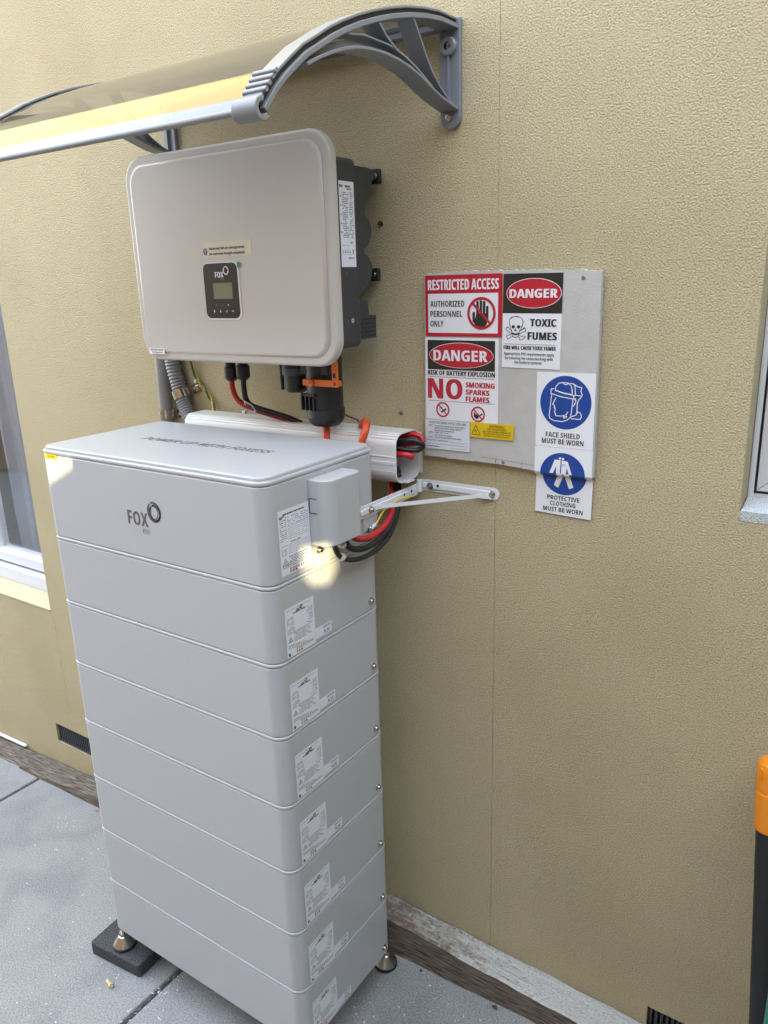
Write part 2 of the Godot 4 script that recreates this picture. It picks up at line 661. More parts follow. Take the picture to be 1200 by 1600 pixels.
	mat("leaf_dry", lin(0.06, 0.05, 0.035), 0.8)
	mat("leaf_pink", lin(0.42, 0.12, 0.16), 0.7)

# ------------------------------------------------------------------ setting
func house() -> void:
	var h := thing("house", "tan rendered house wall behind the battery stack and signs", "house")
	var d := 0.25
	var lw := Rect2(-3.0, 0.513, 3.0 - 1.357, 1.75)
	var rw := Rect2(0.587, 1.114, 1.25, 1.1)
	var v1 := Rect2(-1.438, 0.026, 0.19, 0.067)
	var v2 := Rect2(0.513, 0.018, 0.19, 0.067)
	# render panels split by the control joints
	part(wall_mesh(-6.0, -1.3460, -0.35, 0.5, [v1], d), "wall_panel", M.render_coat, h)
	part(wall_mesh(-6.0, -1.357, 0.5, 2.263, [lw], d), "wall_panel", M.render_coat, h)
	part(wall_mesh(-1.3452, 0.1688, -0.35, 0.5, [v1], d), "wall_panel", M.render_coat, h)
	part(wall_mesh(-1.357, 0.1688, 0.5, WALL_H, [], d), "wall_panel", M.render_coat, h)
	part(wall_mesh(-6.0, -1.357, 2.263, WALL_H, [], d), "wall_panel", M.render_coat, h)
	part(wall_mesh(0.1696, 6.0, -0.35, WALL_H, [rw, v2], d), "wall_panel", M.render_coat, h)
	for j in [[-1.37, -1.32, 0.5], [0.15, 0.19, WALL_H]]:
		part(box(Vector3(j[0], 0.10, -0.06), Vector3(j[1], j[2] - 0.001, -0.012)), "joint_backing", M.joint_sealant, h)
	# room behind the windows
	var st := begin()
	for b in [[Vector3(-6, -0.35, -3.2), Vector3(6, WALL_H, -3.1)], [Vector3(-6, -0.35, -3.1), Vector3(-5.9, WALL_H, -0.26)], [Vector3(5.9, -0.35, -3.1), Vector3(6, WALL_H, -0.26)], [Vector3(-5.9, 0.1, -3.1), Vector3(5.9, 0.2, -0.26)], [Vector3(-5.9, 2.6, -3.1), Vector3(5.9, 2.7, -0.26)]]:
		box_into(st, b[0], b[1])
	part(st.commit(), "room_lining", M.interior, h)
	# left window
	var w := Node3D.new()
	w.name = "window"
	h.add_child(w, true)
	var s2 := extrude(PackedVector2Array([Vector2(0, 0.513), Vector2(0.0, 0.516), Vector2(0.10, 0.572), Vector2(0.10, 0.513)]), 1.64)
	part(s2, "sill", M.sill_paint, w, Vector3(-2.998, 0.002, 0.002), Vector3(0, 90, 0))
	part(slab(Vector3(-2.99, 0.545, -0.10), Vector3(-1.36, 0.592, -0.045), 0.004, 0.001, 0, 3), "frame", M.window_white, w)
	part(box(Vector3(-2.99, 0.592, -0.10), Vector3(-1.36, 0.600, -0.075)), "gasket", M.gasket, w)
	part(slab(Vector3(-2.95, 0.600, -0.115), Vector3(-1.40, 0.637, -0.062), 0.004, 0.001, 0, 3), "sash", M.window_white, w)
	part(slab(Vector3(-1.40, 0.592, -0.115), Vector3(-1.36, 2.24, -0.06), 0.004, 0.001, 1, 3), "frame", M.window_white, w)
	part(slab(Vector3(-1.78, 0.637, -0.115), Vector3(-1.735, 2.24, -0.08), 0.004, 0.001, 1, 3), "sash", M.window_white, w)
	part(box(Vector3(-2.95, 0.637, -0.096), Vector3(-1.40, 2.24, -0.092)), "pane", M.window_glass, w)
	# right window
	w = Node3D.new()
	w.name = "window"
	h.add_child(w, true)
	s2 = extrude(PackedVector2Array([Vector2(0, 1.100), Vector2(0.0, 1.116), Vector2(0.055, 1.128), Vector2(0.055, 1.100)]), 1.246)
	part(s2, "sill", M.pale_sill, w, Vector3(0.589, 0.0, 0.001), Vector3(0, 90, 0))
	part(slab(Vector3(0.5875, 1.116, -0.12), Vector3(0.5965, 2.2, -0.05), 0.002, 0.0005, 1, 2), "frame", M.window_white, w)
	part(box(Vector3(0.5965, 1.122, -0.12), Vector3(1.83, 1.133, -0.052)), "frame", M.window_white, w)
	part(slab(Vector3(0.5965, 1.133, -0.12), Vector3(0.6000, 2.19, -0.051), 0.001, 0.0005, 1, 2), "gasket", M.gasket, w)
	part(slab(Vector3(0.6000, 1.133, -0.12), Vector3(1.82, 1.1372, -0.051), 0.001, 0.0005, 0, 2), "gasket", M.gasket, w)
	part(extrude(PackedVector2Array([Vector2(0.6002, 1.1375), Vector2(0.6602, 1.1975), Vector2(0.6602, 2.19), Vector2(0.6002, 2.19)]), 0.06, 0.0015), "sash", M.window_sash, w, Vector3(0, 0, -0.108))
	part(extrude(PackedVector2Array([Vector2(0.6009, 1.1374), Vector2(1.80, 1.1374), Vector2(1.80, 1.1973), Vector2(0.6608, 1.1973)]), 0.06, 0.0015), "sash", M.window_sash, w, Vector3(0, 0, -0.108))
	part(box(Vector3(0.66, 1.197, -0.085), Vector3(1.80, 2.19, -0.08)), "pane", M.window_glass, w)
	# subfloor air vents
	for v in [v1, v2]:
		var g := Node3D.new()
		g.name = "air_vent"
		h.add_child(g, true)
		part(box(Vector3(v.position.x, v.end.y - 0.004, -0.02), Vector3(v.end.x, v.end.y, -0.003)), "rim", M.vent_metal, g)
		part(box(Vector3(v.position.x, v.position.y, -0.02), Vector3(v.end.x, v.position.y + 0.004, -0.003)), "rim", M.vent_metal, g)
		var sl := box(Vector3(-0.0026, v.position.y + 0.004, -0.022), Vector3(0.0026, v.end.y - 0.004, -0.006))
		for k in 18:
			part(sl, "slat", M.vent_metal, g, Vector3(v.position.x + 0.006 + k * 0.01045, 0, 0), Vector3(0, 0, 0))
	# lace curtain inside the left window
	var cst := begin()
	var prof := func(x: float, y: float) -> Vector3:
		return Vector3(x, y, -0.19 + 0.012 * sin(x * 70.0 + y * 1.3) + 0.006 * sin(x * 131.0 + 1.0))
	for i in 60:
		for j in 12:
			# the free edge swings out towards the hem
			var y0 := 0.42 + j * 0.155
			var y1 := y0 + 0.155
			var e0 := -1.76 - 0.06 * (y0 - 0.42)
			var e1 := -1.76 - 0.06 * (y1 - 0.42)
			var a: Vector3 = prof.call(lerpf(e0, -1.30, i / 60.0), y0)
			var b: Vector3 = prof.call(lerpf(e0, -1.30, (i + 1) / 60.0), y0)
			var c: Vector3 = prof.call(lerpf(e1, -1.30, (i + 1) / 60.0), y1)
			var dd: Vector3 = prof.call(lerpf(e1, -1.30, i / 60.0), y1)
			quad(cst, a, b, c, dd)
	solo(cst.commit(), "curtain", M.sheer_curtain, "sheer grey curtain hanging behind the window glass at the far left", "curtain")
	# small fixings left in the wall
	solo(joined([[lathe([Vector2(0, 0.004), Vector2(0.0045, 0.0035), Vector2(0.005, 0.0), Vector2(0.004, -0.01)], 12)]]), "wall_plug", M.plug_red, "red plastic wall plug beside the dark side of the inverter", "wall plug", Vector3(-0.068, 1.573, 0.001), Vector3(90, 0, 0))
	var sc := thing("wall_screw", "small steel screw alone in the wall above the trunking end", "screw", Vector3(-0.034, 1.226, 0))
	part(lathe([Vector2(0, 0.0035), Vector2(0.0035, 0.003), Vector2(0.0045, 0.001), Vector2(0.0025, 0.0), Vector2(0.0025, -0.012)], 14), "screw_body", M.dull_steel, sc, Vector3.ZERO, Vector3(90, 0, 0))
	part(box(Vector3(-0.0022, -0.0006, 0.0033), Vector3(0.0022, 0.0006, 0.0038)), "drive_slot", M.gasket, sc)

func paving() -> void:
	var root := thing("ground", "", "")
	root.remove_meta("label")
	root.remove_meta("category")
	root.set_meta("kind", "structure")
	var tilt := rad_to_deg(atan(0.04))
	var g := part(box(Vector3(-30, -0.2, -4.0), Vector3(30, -0.014, 40)), "subgrade", M.joint_filler, root, Vector3(0, -0.015, 0), Vector3(0, 0, tilt))
	g.name = "subgrade"
	var xs := [-9.0, -6.0, -3.4, -2.42, -1.446, -0.434, 0.58, 1.6, 2.6, 5.0, 9.0]
	for i in xs.size() - 1:
		var a: float = xs[i] + 0.006
		var b: float = xs[i + 1] - 0.006
		var m := slab(Vector3(a, -0.06, 0.06), Vector3(b, 0.0, 2.76), 0.010, 0.005, 1, 3)
		part(m, "concrete_slab", M.concrete, root, Vector3(0, -0.015, 0), Vector3(0, 0, tilt))

func timber(x0: float, x1: float, front_top: Callable, back_top: Callable, zf: float, sd: int, white = null) -> Array:
	var n := FastNoiseLite.new()
	n.seed = sd
	n.frequency = 6.0
	n.fractal_octaves = 3
	var top := begin()
	var sides := begin()
	var steps := int((x1 - x0) / 0.006)
	var fl := FastNoiseLite.new()
	fl.seed = sd + 50
	fl.frequency = 45.0
	fl.fractal_octaves = 3
	var rows := []
	for i in steps + 1:
		var x := x0 + (x1 - x0) * i / steps
		var r := []
		for k in 13:
			var u := k / 12.0
			var y: float = lerpf(front_top.call(x), back_top.call(x), u) + 0.003 * n.get_noise_2d(x, u * 0.5) - (0.004 if k == 0 or k == 12 else 0.0)
			r.append(Vector3(x, y, lerpf(zf + 0.003 * n.get_noise_2d(x, 7.0), 0.001, u)))
		r.append(Vector3(x, floor_y(x) - 0.05, zf + 0.004 * n.get_noise_2d(x, 9.0)))
		r.append(Vector3(x, lerpf(r[0].y, floor_y(x), 0.5), zf + 0.002 * n.get_noise_2d(x, 11.0)))
		rows.append(r)
	for i in steps:
		var A = rows[i]
		var B = rows[i + 1]
		for k in 12:
			if white != null:
				var mx: float = A[k].x
				var f: float = white.call(mx, A[k].z, fl)
				top.set_color(Color(0.20, 0.155, 0.115).lerp(Color(0.56, 0.53, 0.495), f))
			quad(top, A[k], B[k], B[k + 1], A[k + 1])
		quad(sides, A[13], B[13], B[14], A[14])
		quad(sides, A[14], B[14], B[0], A[0])
	for e in [0, steps]:
		var R = rows[e]
		var low := Vector3(R[12].x, R[13].y, R[12].z)
		var q := [R[13], R[0], R[12], low] if e == 0 else [R[13], low, R[12], R[0]]
		quad(sides, q[0], q[3], q[2], q[1])
	return [top.commit(), sides.commit()]

func sleepers() -> void:
	var a := timber(-0.80, 4.0, func(x): return 0.078 - 0.048 * (x + 0.04) if x < 0.8 else 0.0377, func(x): return 0.060 - 0.03 * (x + 0.07) if x < 0.8 else 0.0339, 0.084, 3, func(x, z, f): return clampf(0.5 + 3.2 * (x - 0.06 + 0.20 * f.get_noise_2d(x * 0.35, z) + 0.15 * f.get_noise_2d(x * 1.6, z * 2.0 + 9.0) - (z - 0.04) * 1.2), 0.0, 1.0))
	var t := thing("timber_sleeper", "pale weathered timber edging at the wall foot right of the battery", "timber edging", Vector3.ZERO, "timber edging along the wall")
	part(a[0], "weathered_top", M.pale_timber, t)
	part(a[1], "side_face", M.weathered_timber, t)
	var b := timber(-1.555, -0.803, func(x): return -0.012 + 0.115 * (x + 1.04) if x > -1.46 else -0.060, func(x): return -0.045 + 0.05 * (x + 1.2), 0.085, 5)
	t = thing("timber_sleeper", "brown weathered timber edging left of the battery, below the vent", "timber edging", Vector3.ZERO, "timber edging along the wall")
	part(b[0], "weathered_top", M.weathered_timber, t)
	part(b[1], "side_face", M.weathered_timber, t)
	var c := timber(-6.0, -1.557, func(x): return -0.075 + 0.04 * (x + 1.6), func(x): return -0.068 + 0.04 * (x + 1.6), 0.080, 9)
	t = thing("timber_sleeper", "brown timber edging with a white strip along it, far left", "timber edging", Vector3.ZERO, "timber edging along the wall")
	part(c[0], "weathered_top", M.weathered_timber, t)
	part(c[1], "side_face", M.weathered_timber, t)
	var st := begin()
	var ang := rad_to_deg(atan(0.045))
	extrude_into(st, rrect(0.012, 0.006, 0.002, 2), 2.4, 0.0005)
	solo(st.commit(), "edging_strip", M.white_enamel, "white strip lying along the wall foot at far left", "strip", Vector3(-1.635, -0.058, 0.0085), Vector3(ang, -90, 0))

func sun_blockers() -> void:
	# unseen fence shaped to shade the wall; slits added to cast sun patches
	var holes := []
	# added slits whose light reaches the left corner of the top battery box
	for k in 9:
		var sx := 0.857 + k * 0.0125
		var low := 2.056 + maxf(0.0, k - 1.0) * 0.0062
		holes.append(Rect2(sx, low, 0.0050, 2.119 - low))
	# narrow slits added so that light reaches its side below the cover
	var foot_y := [1.980, 1.972, 1.969, 1.975, 1.972, 1.980, 1.996]
	for k in 7:
		holes.append(Rect2(1.487 + k * 0.0072, foot_y[k], 0.0046, 2.036 + k * 0.0022 - foot_y[k]))
	var o := solo(moved(wall_mesh(-4.0, 7.0, -0.4, 3.6, holes, 0.002), Transform3D()), "unseen_shade_fence", M.shade_fence_brown, "tall unseen brown fence across the passage, slit to throw sun patches", "fence", Vector3(0, 0, 2.8), Vector3(0, 0, 0))
	o.position = Vector3(0, 0, 2.83)
	solo(wall_mesh(-9.0, -4.003, -0.6, 1.5, [], 0.006), "unseen_shade_fence", M.shade_fence_brown, "low unseen brown fence added left of the tall one to shade the ground", "fence", Vector3(0, 0, 2.83))  # unseen, added so the window mirrors no sunlit ground
	# unseen wall added to cut the light from the right
	solo(box(Vector3(1.95, -0.4, 0.001), Vector3(2.15, 2.55, 2.79)), "added_side_wall", M.side_blocker_brown, "unseen brown wall added on the right to cut side light", "wall")

# ------------------------------------------------------------------ printed labels
func label_image(w: int, h: int, sd: int, rows: Array) -> ImageTexture:
	var r := RandomNumberGenerator.new()
	r.seed = sd
	var im := Image.create(w, h, false, Image.FORMAT_RGB8)
	im.fill(Color(0.86, 0.86, 0.88))
	for row in rows:   # [y, height, x0, x1, weight, grey]
		var x: int = row[2]
		while x < row[3]:
			var l := r.randi_range(3, 16)
			var e := mini(x + l, row[3])
			var g: float = row[5] + r.randf_range(-0.05, 0.08)
			if r.randf() < row[4]:
				im.fill_rect(Rect2i(x, row[0], e - x, row[1]), Color(g, g, g * 1.03))
			x = e + r.randi_range(1, 3)
	return ImageTexture.create_from_image(im)

func marks(im: Image, list: Array) -> void:
	for e in list:
		im.fill_rect(Rect2i(e[0], e[1], e[2], e[3]), e[4])

func warn_triangle(im: Image, cx: int, cy: int, r: int, c: Color, c2: Color) -> void:
	for y in range(-r, r):
		var half := int((y + r) * 0.58)
		for x in range(-half, half + 1):
			var edge := half - absi(x) < 3 or y > r - 4
			im.set_pixel(clampi(cx + x, 0, im.get_width() - 1), clampi(cy + y, 0, im.get_height() - 1), c if edge or (absi(x) < 2 and y > -r / 4) else c2)

func print_mat(called: String, t: Texture2D) -> StandardMaterial3D:
	var m := mat(called, Color.WHITE, 0.4)
	m.albedo_texture = t
	return m

func make_prints() -> void:
	var rows := [[16, 3, 12, 210, 0.9, 0.45], [40, 7, 62, 160, 0.95, 0.2]]
	for k in 11:
		rows.append([60 + k * 9, 3, 12, 62 + (k * 37) % 18, 0.85, 0.35])
		rows.append([52 + k * 9, 3, 160 + (k * 53) % 34, 212, 0.85, 0.35])
	for k in 8:
		rows.append([150 + k * 8, 3, 60, 200 - (k * 29) % 40, 0.92, 0.3])
	for k in 4:
		rows.append([218 + k * 8, 3, 14 if k < 3 else 60, 60 + k * 40, 0.9, 0.3])
	var t := label_image(224, 288, 3, rows)
	var im := t.get_image()
	warn_triangle(im, 32, 185, 16, Color(0.2, 0.2, 0.2), Color(0.8, 0.8, 0.78))
	var reds := [Color(0.62, 0.18, 0.2), Color(0.66, 0.2, 0.2), Color(0.6, 0.2, 0.22), Color(0.66, 0.16, 0.2)]
	for k in 4:
		marks(im, [[72 + k * 17, 250, 12, 13, reds[k]], [75 + k * 17, 253, 6, 7, Color(0.85, 0.82, 0.83)]])
	marks(im, [[72, 268, 12, 12, Color(0.6, 0.5, 0.12)], [89, 268, 12, 12, Color(0.6, 0.5, 0.14)], [106, 268, 12, 12, Color(0.1, 0.22, 0.45)], [12, 262, 14, 18, Color(0.2, 0.2, 0.2)]])
	for k in 5:
		marks(im, [[142 + k * 14, 250, 9, 3, Color(0.2, 0.2, 0.2)], [142 + k * 14, 250, 3, 13, Color(0.2, 0.2, 0.2)], [148 + k * 14, 258, 3, 6, Color(0.25, 0.25, 0.25)]])
	print_mat("print_module", ImageTexture.create_from_image(im))
	rows = []
	for k in 2:
		rows.append([14 + k * 12, 5, 88, 180, 0.95, 0.2])
	t = label_image(192, 96, 9, rows)
	print_mat("print_serial", t)
	rows = [[22, 8, 40, 190, 0.95, 0.15]]
	for k in 12:
		rows.append([44 + k * 11, 4, 10, 56, 0.8, 0.35])
		rows.append([44 + k * 11, 4 if k < 5 else 2, 66, 214, 0.95 if k >= 5 else 0.75, 0.45])
	rows.append([182, 6, 80, 150, 0.95, 0.2])
	for k in 6:
		rows.append([196 + k * 10, 3, 10, 52, 0.8, 0.35])
		rows.append([196 + k * 10, 2, 62, 214, 0.95, 0.5])
	for k in 7:
		rows.append([262 + k * 9, 4, 62 if k < 4 else 12, 200 - (k * 31) % 50, 0.93, 0.25])
	t = label_image(224, 360, 12, rows)
	im = t.get_image()
	warn_triangle(im, 34, 285, 20, Color(0.2, 0.2, 0.2), Color(0.8, 0.8, 0.78))
	for k in 4:
		marks(im, [[62 + k * 19, 328, 14, 12, reds[k]], [66 + k * 19, 331, 6, 6, Color(0.85, 0.82, 0.83)]])
	marks(im, [[62, 343, 14, 11, Color(0.45, 0.5, 0.14)], [81, 343, 14, 11, Color(0.6, 0.5, 0.14)], [100, 343, 14, 11, Color(0.1, 0.22, 0.5)]])
	for k in 5:
		marks(im, [[142 + k * 14, 330, 9, 3, Color(0.2, 0.2, 0.2)], [142 + k * 14, 330, 3, 13, Color(0.2, 0.2, 0.2)], [148 + k * 14, 338, 3, 6, Color(0.25, 0.25, 0.25)]])
	print_mat("print_head", ImageTexture.create_from_image(im))
	rows = [[18, 8, 52, 112, 0.95, 0.15], [30, 6, 64, 112, 0.95, 0.2]]
	for k in 26:
		rows.append([48 + k * 8, 4, 24, 24 + 40 + (k * 17) % 18, 0.85, 0.4])
		rows.append([48 + k * 8, 4, 82 + (k * 11) % 12, 116, 0.85, 0.4])
		if k % 5 == 2:
			rows.append([48 + k * 8, 6, 8, 16, 1.0, 0.2])
	rows.append([268, 8, 14, 104, 0.7, 0.45])
	rows.append([284, 3, 14, 90, 0.8, 0.5])
	rows.append([340, 6, 62, 112, 0.95, 0.2])
	t = label_image(128, 384, 15, rows)
	im = t.get_image()
	for k in 5:
		marks(im, [[16 + k * 15, 306, 3, 13, Color(0.2, 0.2, 0.2)], [16 + k * 15, 316, 9, 3, Color(0.2, 0.2, 0.2)]])
	marks(im, [[100, 304, 8, 18, Color(0.2, 0.2, 0.2)], [10, 326, 108, 1, Color(0.5, 0.5, 0.5)]])
	print_mat("print_inverter", ImageTexture.create_from_image(im))

# the maker's mark: three letters and a swirl ring, fitted to a width; lies in XY at z
func maker_mark(parent: Node3D, x: float, y: float, w: float, z: float, m: Material, faint: Material, sub := true, rows := 3) -> void:
	var g := Node3D.new()
	g.name = "maker_mark"
	parent.add_child(g, true)
	text("FOX", x - w * 0.19, y - w * 0.06, w * 0.58, w * 0.27, z, m, g)
	if sub:
		text("ESS", x + w * 0.02, y - w * 0.29, w * 0.2, w * 0.09, z, faint, g, false)
	var st := []
	for e in [[0.0, 1.0, 0.036], [0.9, 0.80, 0.034], [-0.5, 0.70, 0.018]]:
		var pts := []
		for k in 41:
			var a := TAU * k / 41.0 * 0.995 + 2.2
			var rr: float = w * 0.185 * e[1] * (1.0 + 0.12 * cos(a - 2.0 + e[0]))
			pts.append(Vector2(x + w * 0.31, y + w * 0.11) + Vector2(cos(a) * 0.92, sin(a)) * rr + Vector2(w * 0.012 * e[0], -w * 0.01 * e[0]))
		if rows == 3 or e[0] == 0.0:
			st += stroke(pts, w * e[2] * (1.0 if rows == 3 else 1.4))
	part(flats(st), "swirl", m, g, Vector3(0, 0, z + 0.0003))

func screw_mesh() -> ArrayMesh:
	return lathe([Vector2(0, 0.0035), Vector2(0.0018, 0.0035), Vector2(0.0022, 0.0062), Vector2(0.0038, 0.0058), Vector2(0.0046, 0.0042), Vector2(0.0048, 0.0014), Vector2(0.0066, 0.0012), Vector2(0.0066, 0.0)].map(func(v): return v), 18)

# ------------------------------------------------------------------ battery
const BX0 := -0.57
const BX1 := 0.0
const BZ0 := 0.1386
const BZ1 := 0.4352
const MODH := 0.1344

func level(y0: float, y1: float, grow: float, bevel: float, r := 0.024) -> ArrayMesh:
	return slab(Vector3(BX0 - grow, y0, BZ0 - grow), Vector3(BX1 + grow, y1, BZ1 + grow), r, bevel, 1, 8)

func side_sheet(y0: float, y1: float, z0: float, z1: float) -> ArrayMesh:
	# flat sticker on a face that looks along +x; its left edge is the one nearer the passage
	return moved(sheet(Vector2(-z1, y0), Vector2(-z0, y1)), Transform3D(Basis(Vector3.UP, PI / 2), Vector3.ZERO))

func foot(parent: Node3D, x: float, y0: float, z: float, top: float) -> void:
	var f := Node3D.new()
	f.name = "levelling_foot"
	parent.add_child(f, true)
	f.position = Vector3(x, y0, z)
	part(lathe([Vector2(0, 0.0), Vector2(0.025, 0.0), Vector2(0.0265, 0.003), Vector2(0.026, 0.007), Vector2(0.0, 0.007)], 28), "rubber_base", M.black_plastic, f)
	part(lathe([Vector2(0.0, 0.0071), Vector2(0.0250, 0.0071), Vector2(0.0255, 0.011), Vector2(0.0115, 0.030), Vector2(0.0095, 0.031), Vector2(0.0, 0.031)], 28), "chrome_cone", M.steel, f)
	part(lathe([Vector2(0.0, 0.0311), Vector2(0.0105, 0.0311), Vector2(0.0105, 0.039), Vector2(0.0, 0.039)], 6), "lock_nut", M.zinc, f)
	part(lathe([Vector2(0.005, 0.0391), Vector2(0.005, top - y0 + 0.004)], 14), "threaded_stem", M.zinc, f)

func battery() -> void:
	make_prints()
	var scr := screw_mesh()
	var body := level(0.0, MODH - 0.0088, 0.0, 0.0016)
	var groove := level(MODH - 0.0088, MODH - 0.0076, -0.0014, 0.0)
	var rim := level(MODH - 0.0076, MODH - 0.0012, 0.0007, 0.0026)
	var spec := side_sheet(-0.0005 + 0.006, 0.0925, 0.3345, 0.4075)
	var ser := side_sheet(0.0075, 0.0275, 0.290, 0.334)
	var order := ["topmost", "second", "third", "middle", "fifth", "sixth", "lowest"]
	var named := ["topmost slim grey battery module, under the control unit with the cable cover", "second slim grey battery module from the top of the stack", "third slim grey battery module from the top of the stack", "middle slim grey battery module, fourth of the seven", "fifth slim grey battery module from the top of the stack", "sixth slim grey battery module, just above the lowest", "lowest grey battery module, standing on chrome feet"]
	for k in 7:
		var y0 := 1.0191 - MODH * (k + 1) - (0.0033 if k == 6 else 0.0)
		var t := thing("battery_module", named[k], "battery", Vector3(0, y0, 0), "stacked battery modules")
		var dy := 0.0
		if k == 6:
			part(level(0.0, MODH + 0.0033 - 0.0088, 0.0, 0.0016), "casing", M.battery_paint, t)
			dy = 0.0033
		else:
			part(body, "casing", M.battery_paint, t)
		part(groove, "seam", M.battery_paint, t, Vector3(0, dy, 0))
		part(rim, "top_rim", M.battery_paint, t, Vector3(0, dy, 0))
		part(spec, "rating_label", M.print_module, t, Vector3(0.0006, dy - 0.0045 + 0.0005, 0))
		maker_side(t, Vector3(0.0009, dy + 0.079, 0.372), 0.016)
		part(ser, "serial_label", M.print_serial, t, Vector3(0.0006, dy - 0.0012, 0))
		var holder := Node3D.new()
		holder.name = "serial_print"
		t.add_child(holder, true)
		holder.position = Vector3(0.0007, dy + 0.0125, 0.3035)
		holder.rotation_degrees = Vector3(0, 90, 0)
		text("1C2C", 0, 0, 0.017, 0.0065, 0.0, M.ink, holder, false)
		part(scr, "screw", M.zinc, t, Vector3(0.0, 0.0175 + dy, 0.171), Vector3(0, 0, -90))
		if k == 6:
			foot(t, -0.574, -0.0045 - y0, 0.412, 0.0)
			foot(t, -0.034, floor_y(-0.034) + 0.0012 - y0, 0.1185, 0.0)
			foot(t, -0.034, floor_y(-0.034) + 0.0012 - y0, 0.412, 0.0)
			foot(t, -0.545, floor_y(-0.545) + 0.0012 - y0, 0.1185, 0.0)
	# head unit
	var h := thing("battery_control_unit", "taller grey control unit with maker's mark crowning the battery stack", "battery", Vector3(0, 1.0191, 0))
	part(level(0.0, 0.1600, 0.0, 0.0016), "casing", M.battery_paint, h)
	part(level(0.1600, 0.1614, -0.0016, 0.0), "seam", M.battery_paint, h)
	var lid := part(level(0.1614, 0.1690, 0.0006, 0.003), "lid", M.battery_paint, h)
	part(level(0.1660, 0.1755, -0.0035, 0.0035, 0.022), "lid_top", M.battery_paint, lid)
	var lt := Node3D.new()
	lt.name = "lid_slogan"
	h.add_child(lt, true)
	lt.position = Vector3(-0.276, 0.1756, 0.288)
	lt.rotation_degrees = Vector3(-90, 2.2, 0)
	var sl := text("POWER UP WITH FOXESS", 0, 0, 0.312, 0.0205, 0.0, M.logo_grey, lt, false)
	sl.transform.basis = sl.transform.basis * Basis(Vector3(1, 0, 0), Vector3(0.25, 1, 0), Vector3(0, 0, 1))
	maker_mark(h, -0.283, 0.0765, 0.092, BZ1 + 0.0002, M.logo_grey, M.logo_faint)
	var ys := part(box(Vector3(-0.549, 0.153, BZ1 + 0.0002), Vector3(-0.514, 0.1625 - 0.0005, BZ1 + 0.0006)), "warning_sticker", M.sign_yellow, h)
	text("BATTERY", -0.5315, 0.1572, 0.022, 0.004, BZ1 + 0.0006, M.ink_brown, ys, false)
	part(side_sheet(0.010, 0.1175, 0.3325, 0.4075), "rating_label", M.print_head, h, Vector3(0.0006, 0, 0))
	maker_side(h, Vector3(0.0009, 0.107, 0.399), 0.012)
	part(side_sheet(0.0008, 0.0215, 0.288, 0.3275), "serial_label", M.print_serial, h, Vector3(0.0006, 0, 0))
	var hs := Node3D.new()
	hs.name = "serial_print"
	h.add_child(hs, true)
	hs.position = Vector3(0.0007, 0.0075, 0.3)
	hs.rotation_degrees = Vector3(0, 90, 0)
	text("1C2C", 0, 0, 0.015, 0.006, 0.0, M.ink, hs, false)
	# cable cover on the side
	var cov := PackedVector2Array()   # plan in (x, -z)
	cov.append(Vector2(0.0, -0.3315))
	for k in 9:
		var a := -PI / 2 + PI / 2 * k / 8.0
		cov.append(Vector2(0.018 + 0.024 * cos(a), -0.3075 + 0.024 * sin(a)))
	for k in 7:
		var a := PI / 2 * k / 6.0
		cov.append(Vector2(0.030 + 0.012 * cos(a), -0.252 + 0.012 * sin(a)))
	cov.append(Vector2(0.0, -0.240))
	var cm := part(extrude(cov, 0.112, 0.003, 3, 40.0), "cable_cover", M.battery_paint, h, Vector3(0.0004, 0.0412, 0), Vector3(-90, 0, 0))
	for yy in [0.121, 0.0965]:
		part(box(Vector3(0.0016, yy, 0.3312), Vector3(0.0165, yy + 0.0009, 0.3321)), "latch_slot", M.gasket, h)
	part(box(Vector3(0.0012, 0.0965, 0.3312), Vector3(0.0022, 0.1219, 0.3325)), "latch_slot", M.gasket, h)
	part(box(Vector3(0.0, 0.0225, 0.143), Vector3(0.003, 0.0505, 0.188)), "earth_plate", M.battery_paint, h)
	part(scr, "screw", M.zinc, h, Vector3(0.003, 0.0255, 0.170), Vector3(0, 0, -90))
	part(scr, "screw", M.zinc, h, Vector3(0.0, 0.0275, 0.312), Vector3(0, 0, -90))
	# crumb rubber pad under the left foot
	var pd := slab(Vector3(-0.081, -0.017, -0.05), Vector3(0.081, 0.017, 0.05), 0.008, 0.004, 1, 3)
	solo(pd, "rubber_pad", M.rubber_crumb, "black crumb rubber pad under the battery's left foot", "pad", Vector3(-0.578, floor_y(-0.578) + 0.0175, 0.3945), Vector3(0, 4.4, rad_to_deg(atan(0.04))))

func maker_side(t: Node3D, p: Vector3, w: float) -> void:
	var g := Node3D.new()
	g.name = "label_mark"
	t.add_child(g, true)
	g.position = p
	g.rotation_degrees = Vector3(0, 90, 0)
	text("FOX", -w * 0.2, -w * 0.08, w * 0.55, w * 0.3, 0.0, M.ink, g)
	part(flats(ringp(w * 0.12, w * 0.22, Vector2(w * 0.3, w * 0.12), 20)), "swirl", M.ink, g, Vector3(0, 0, 0.0003))

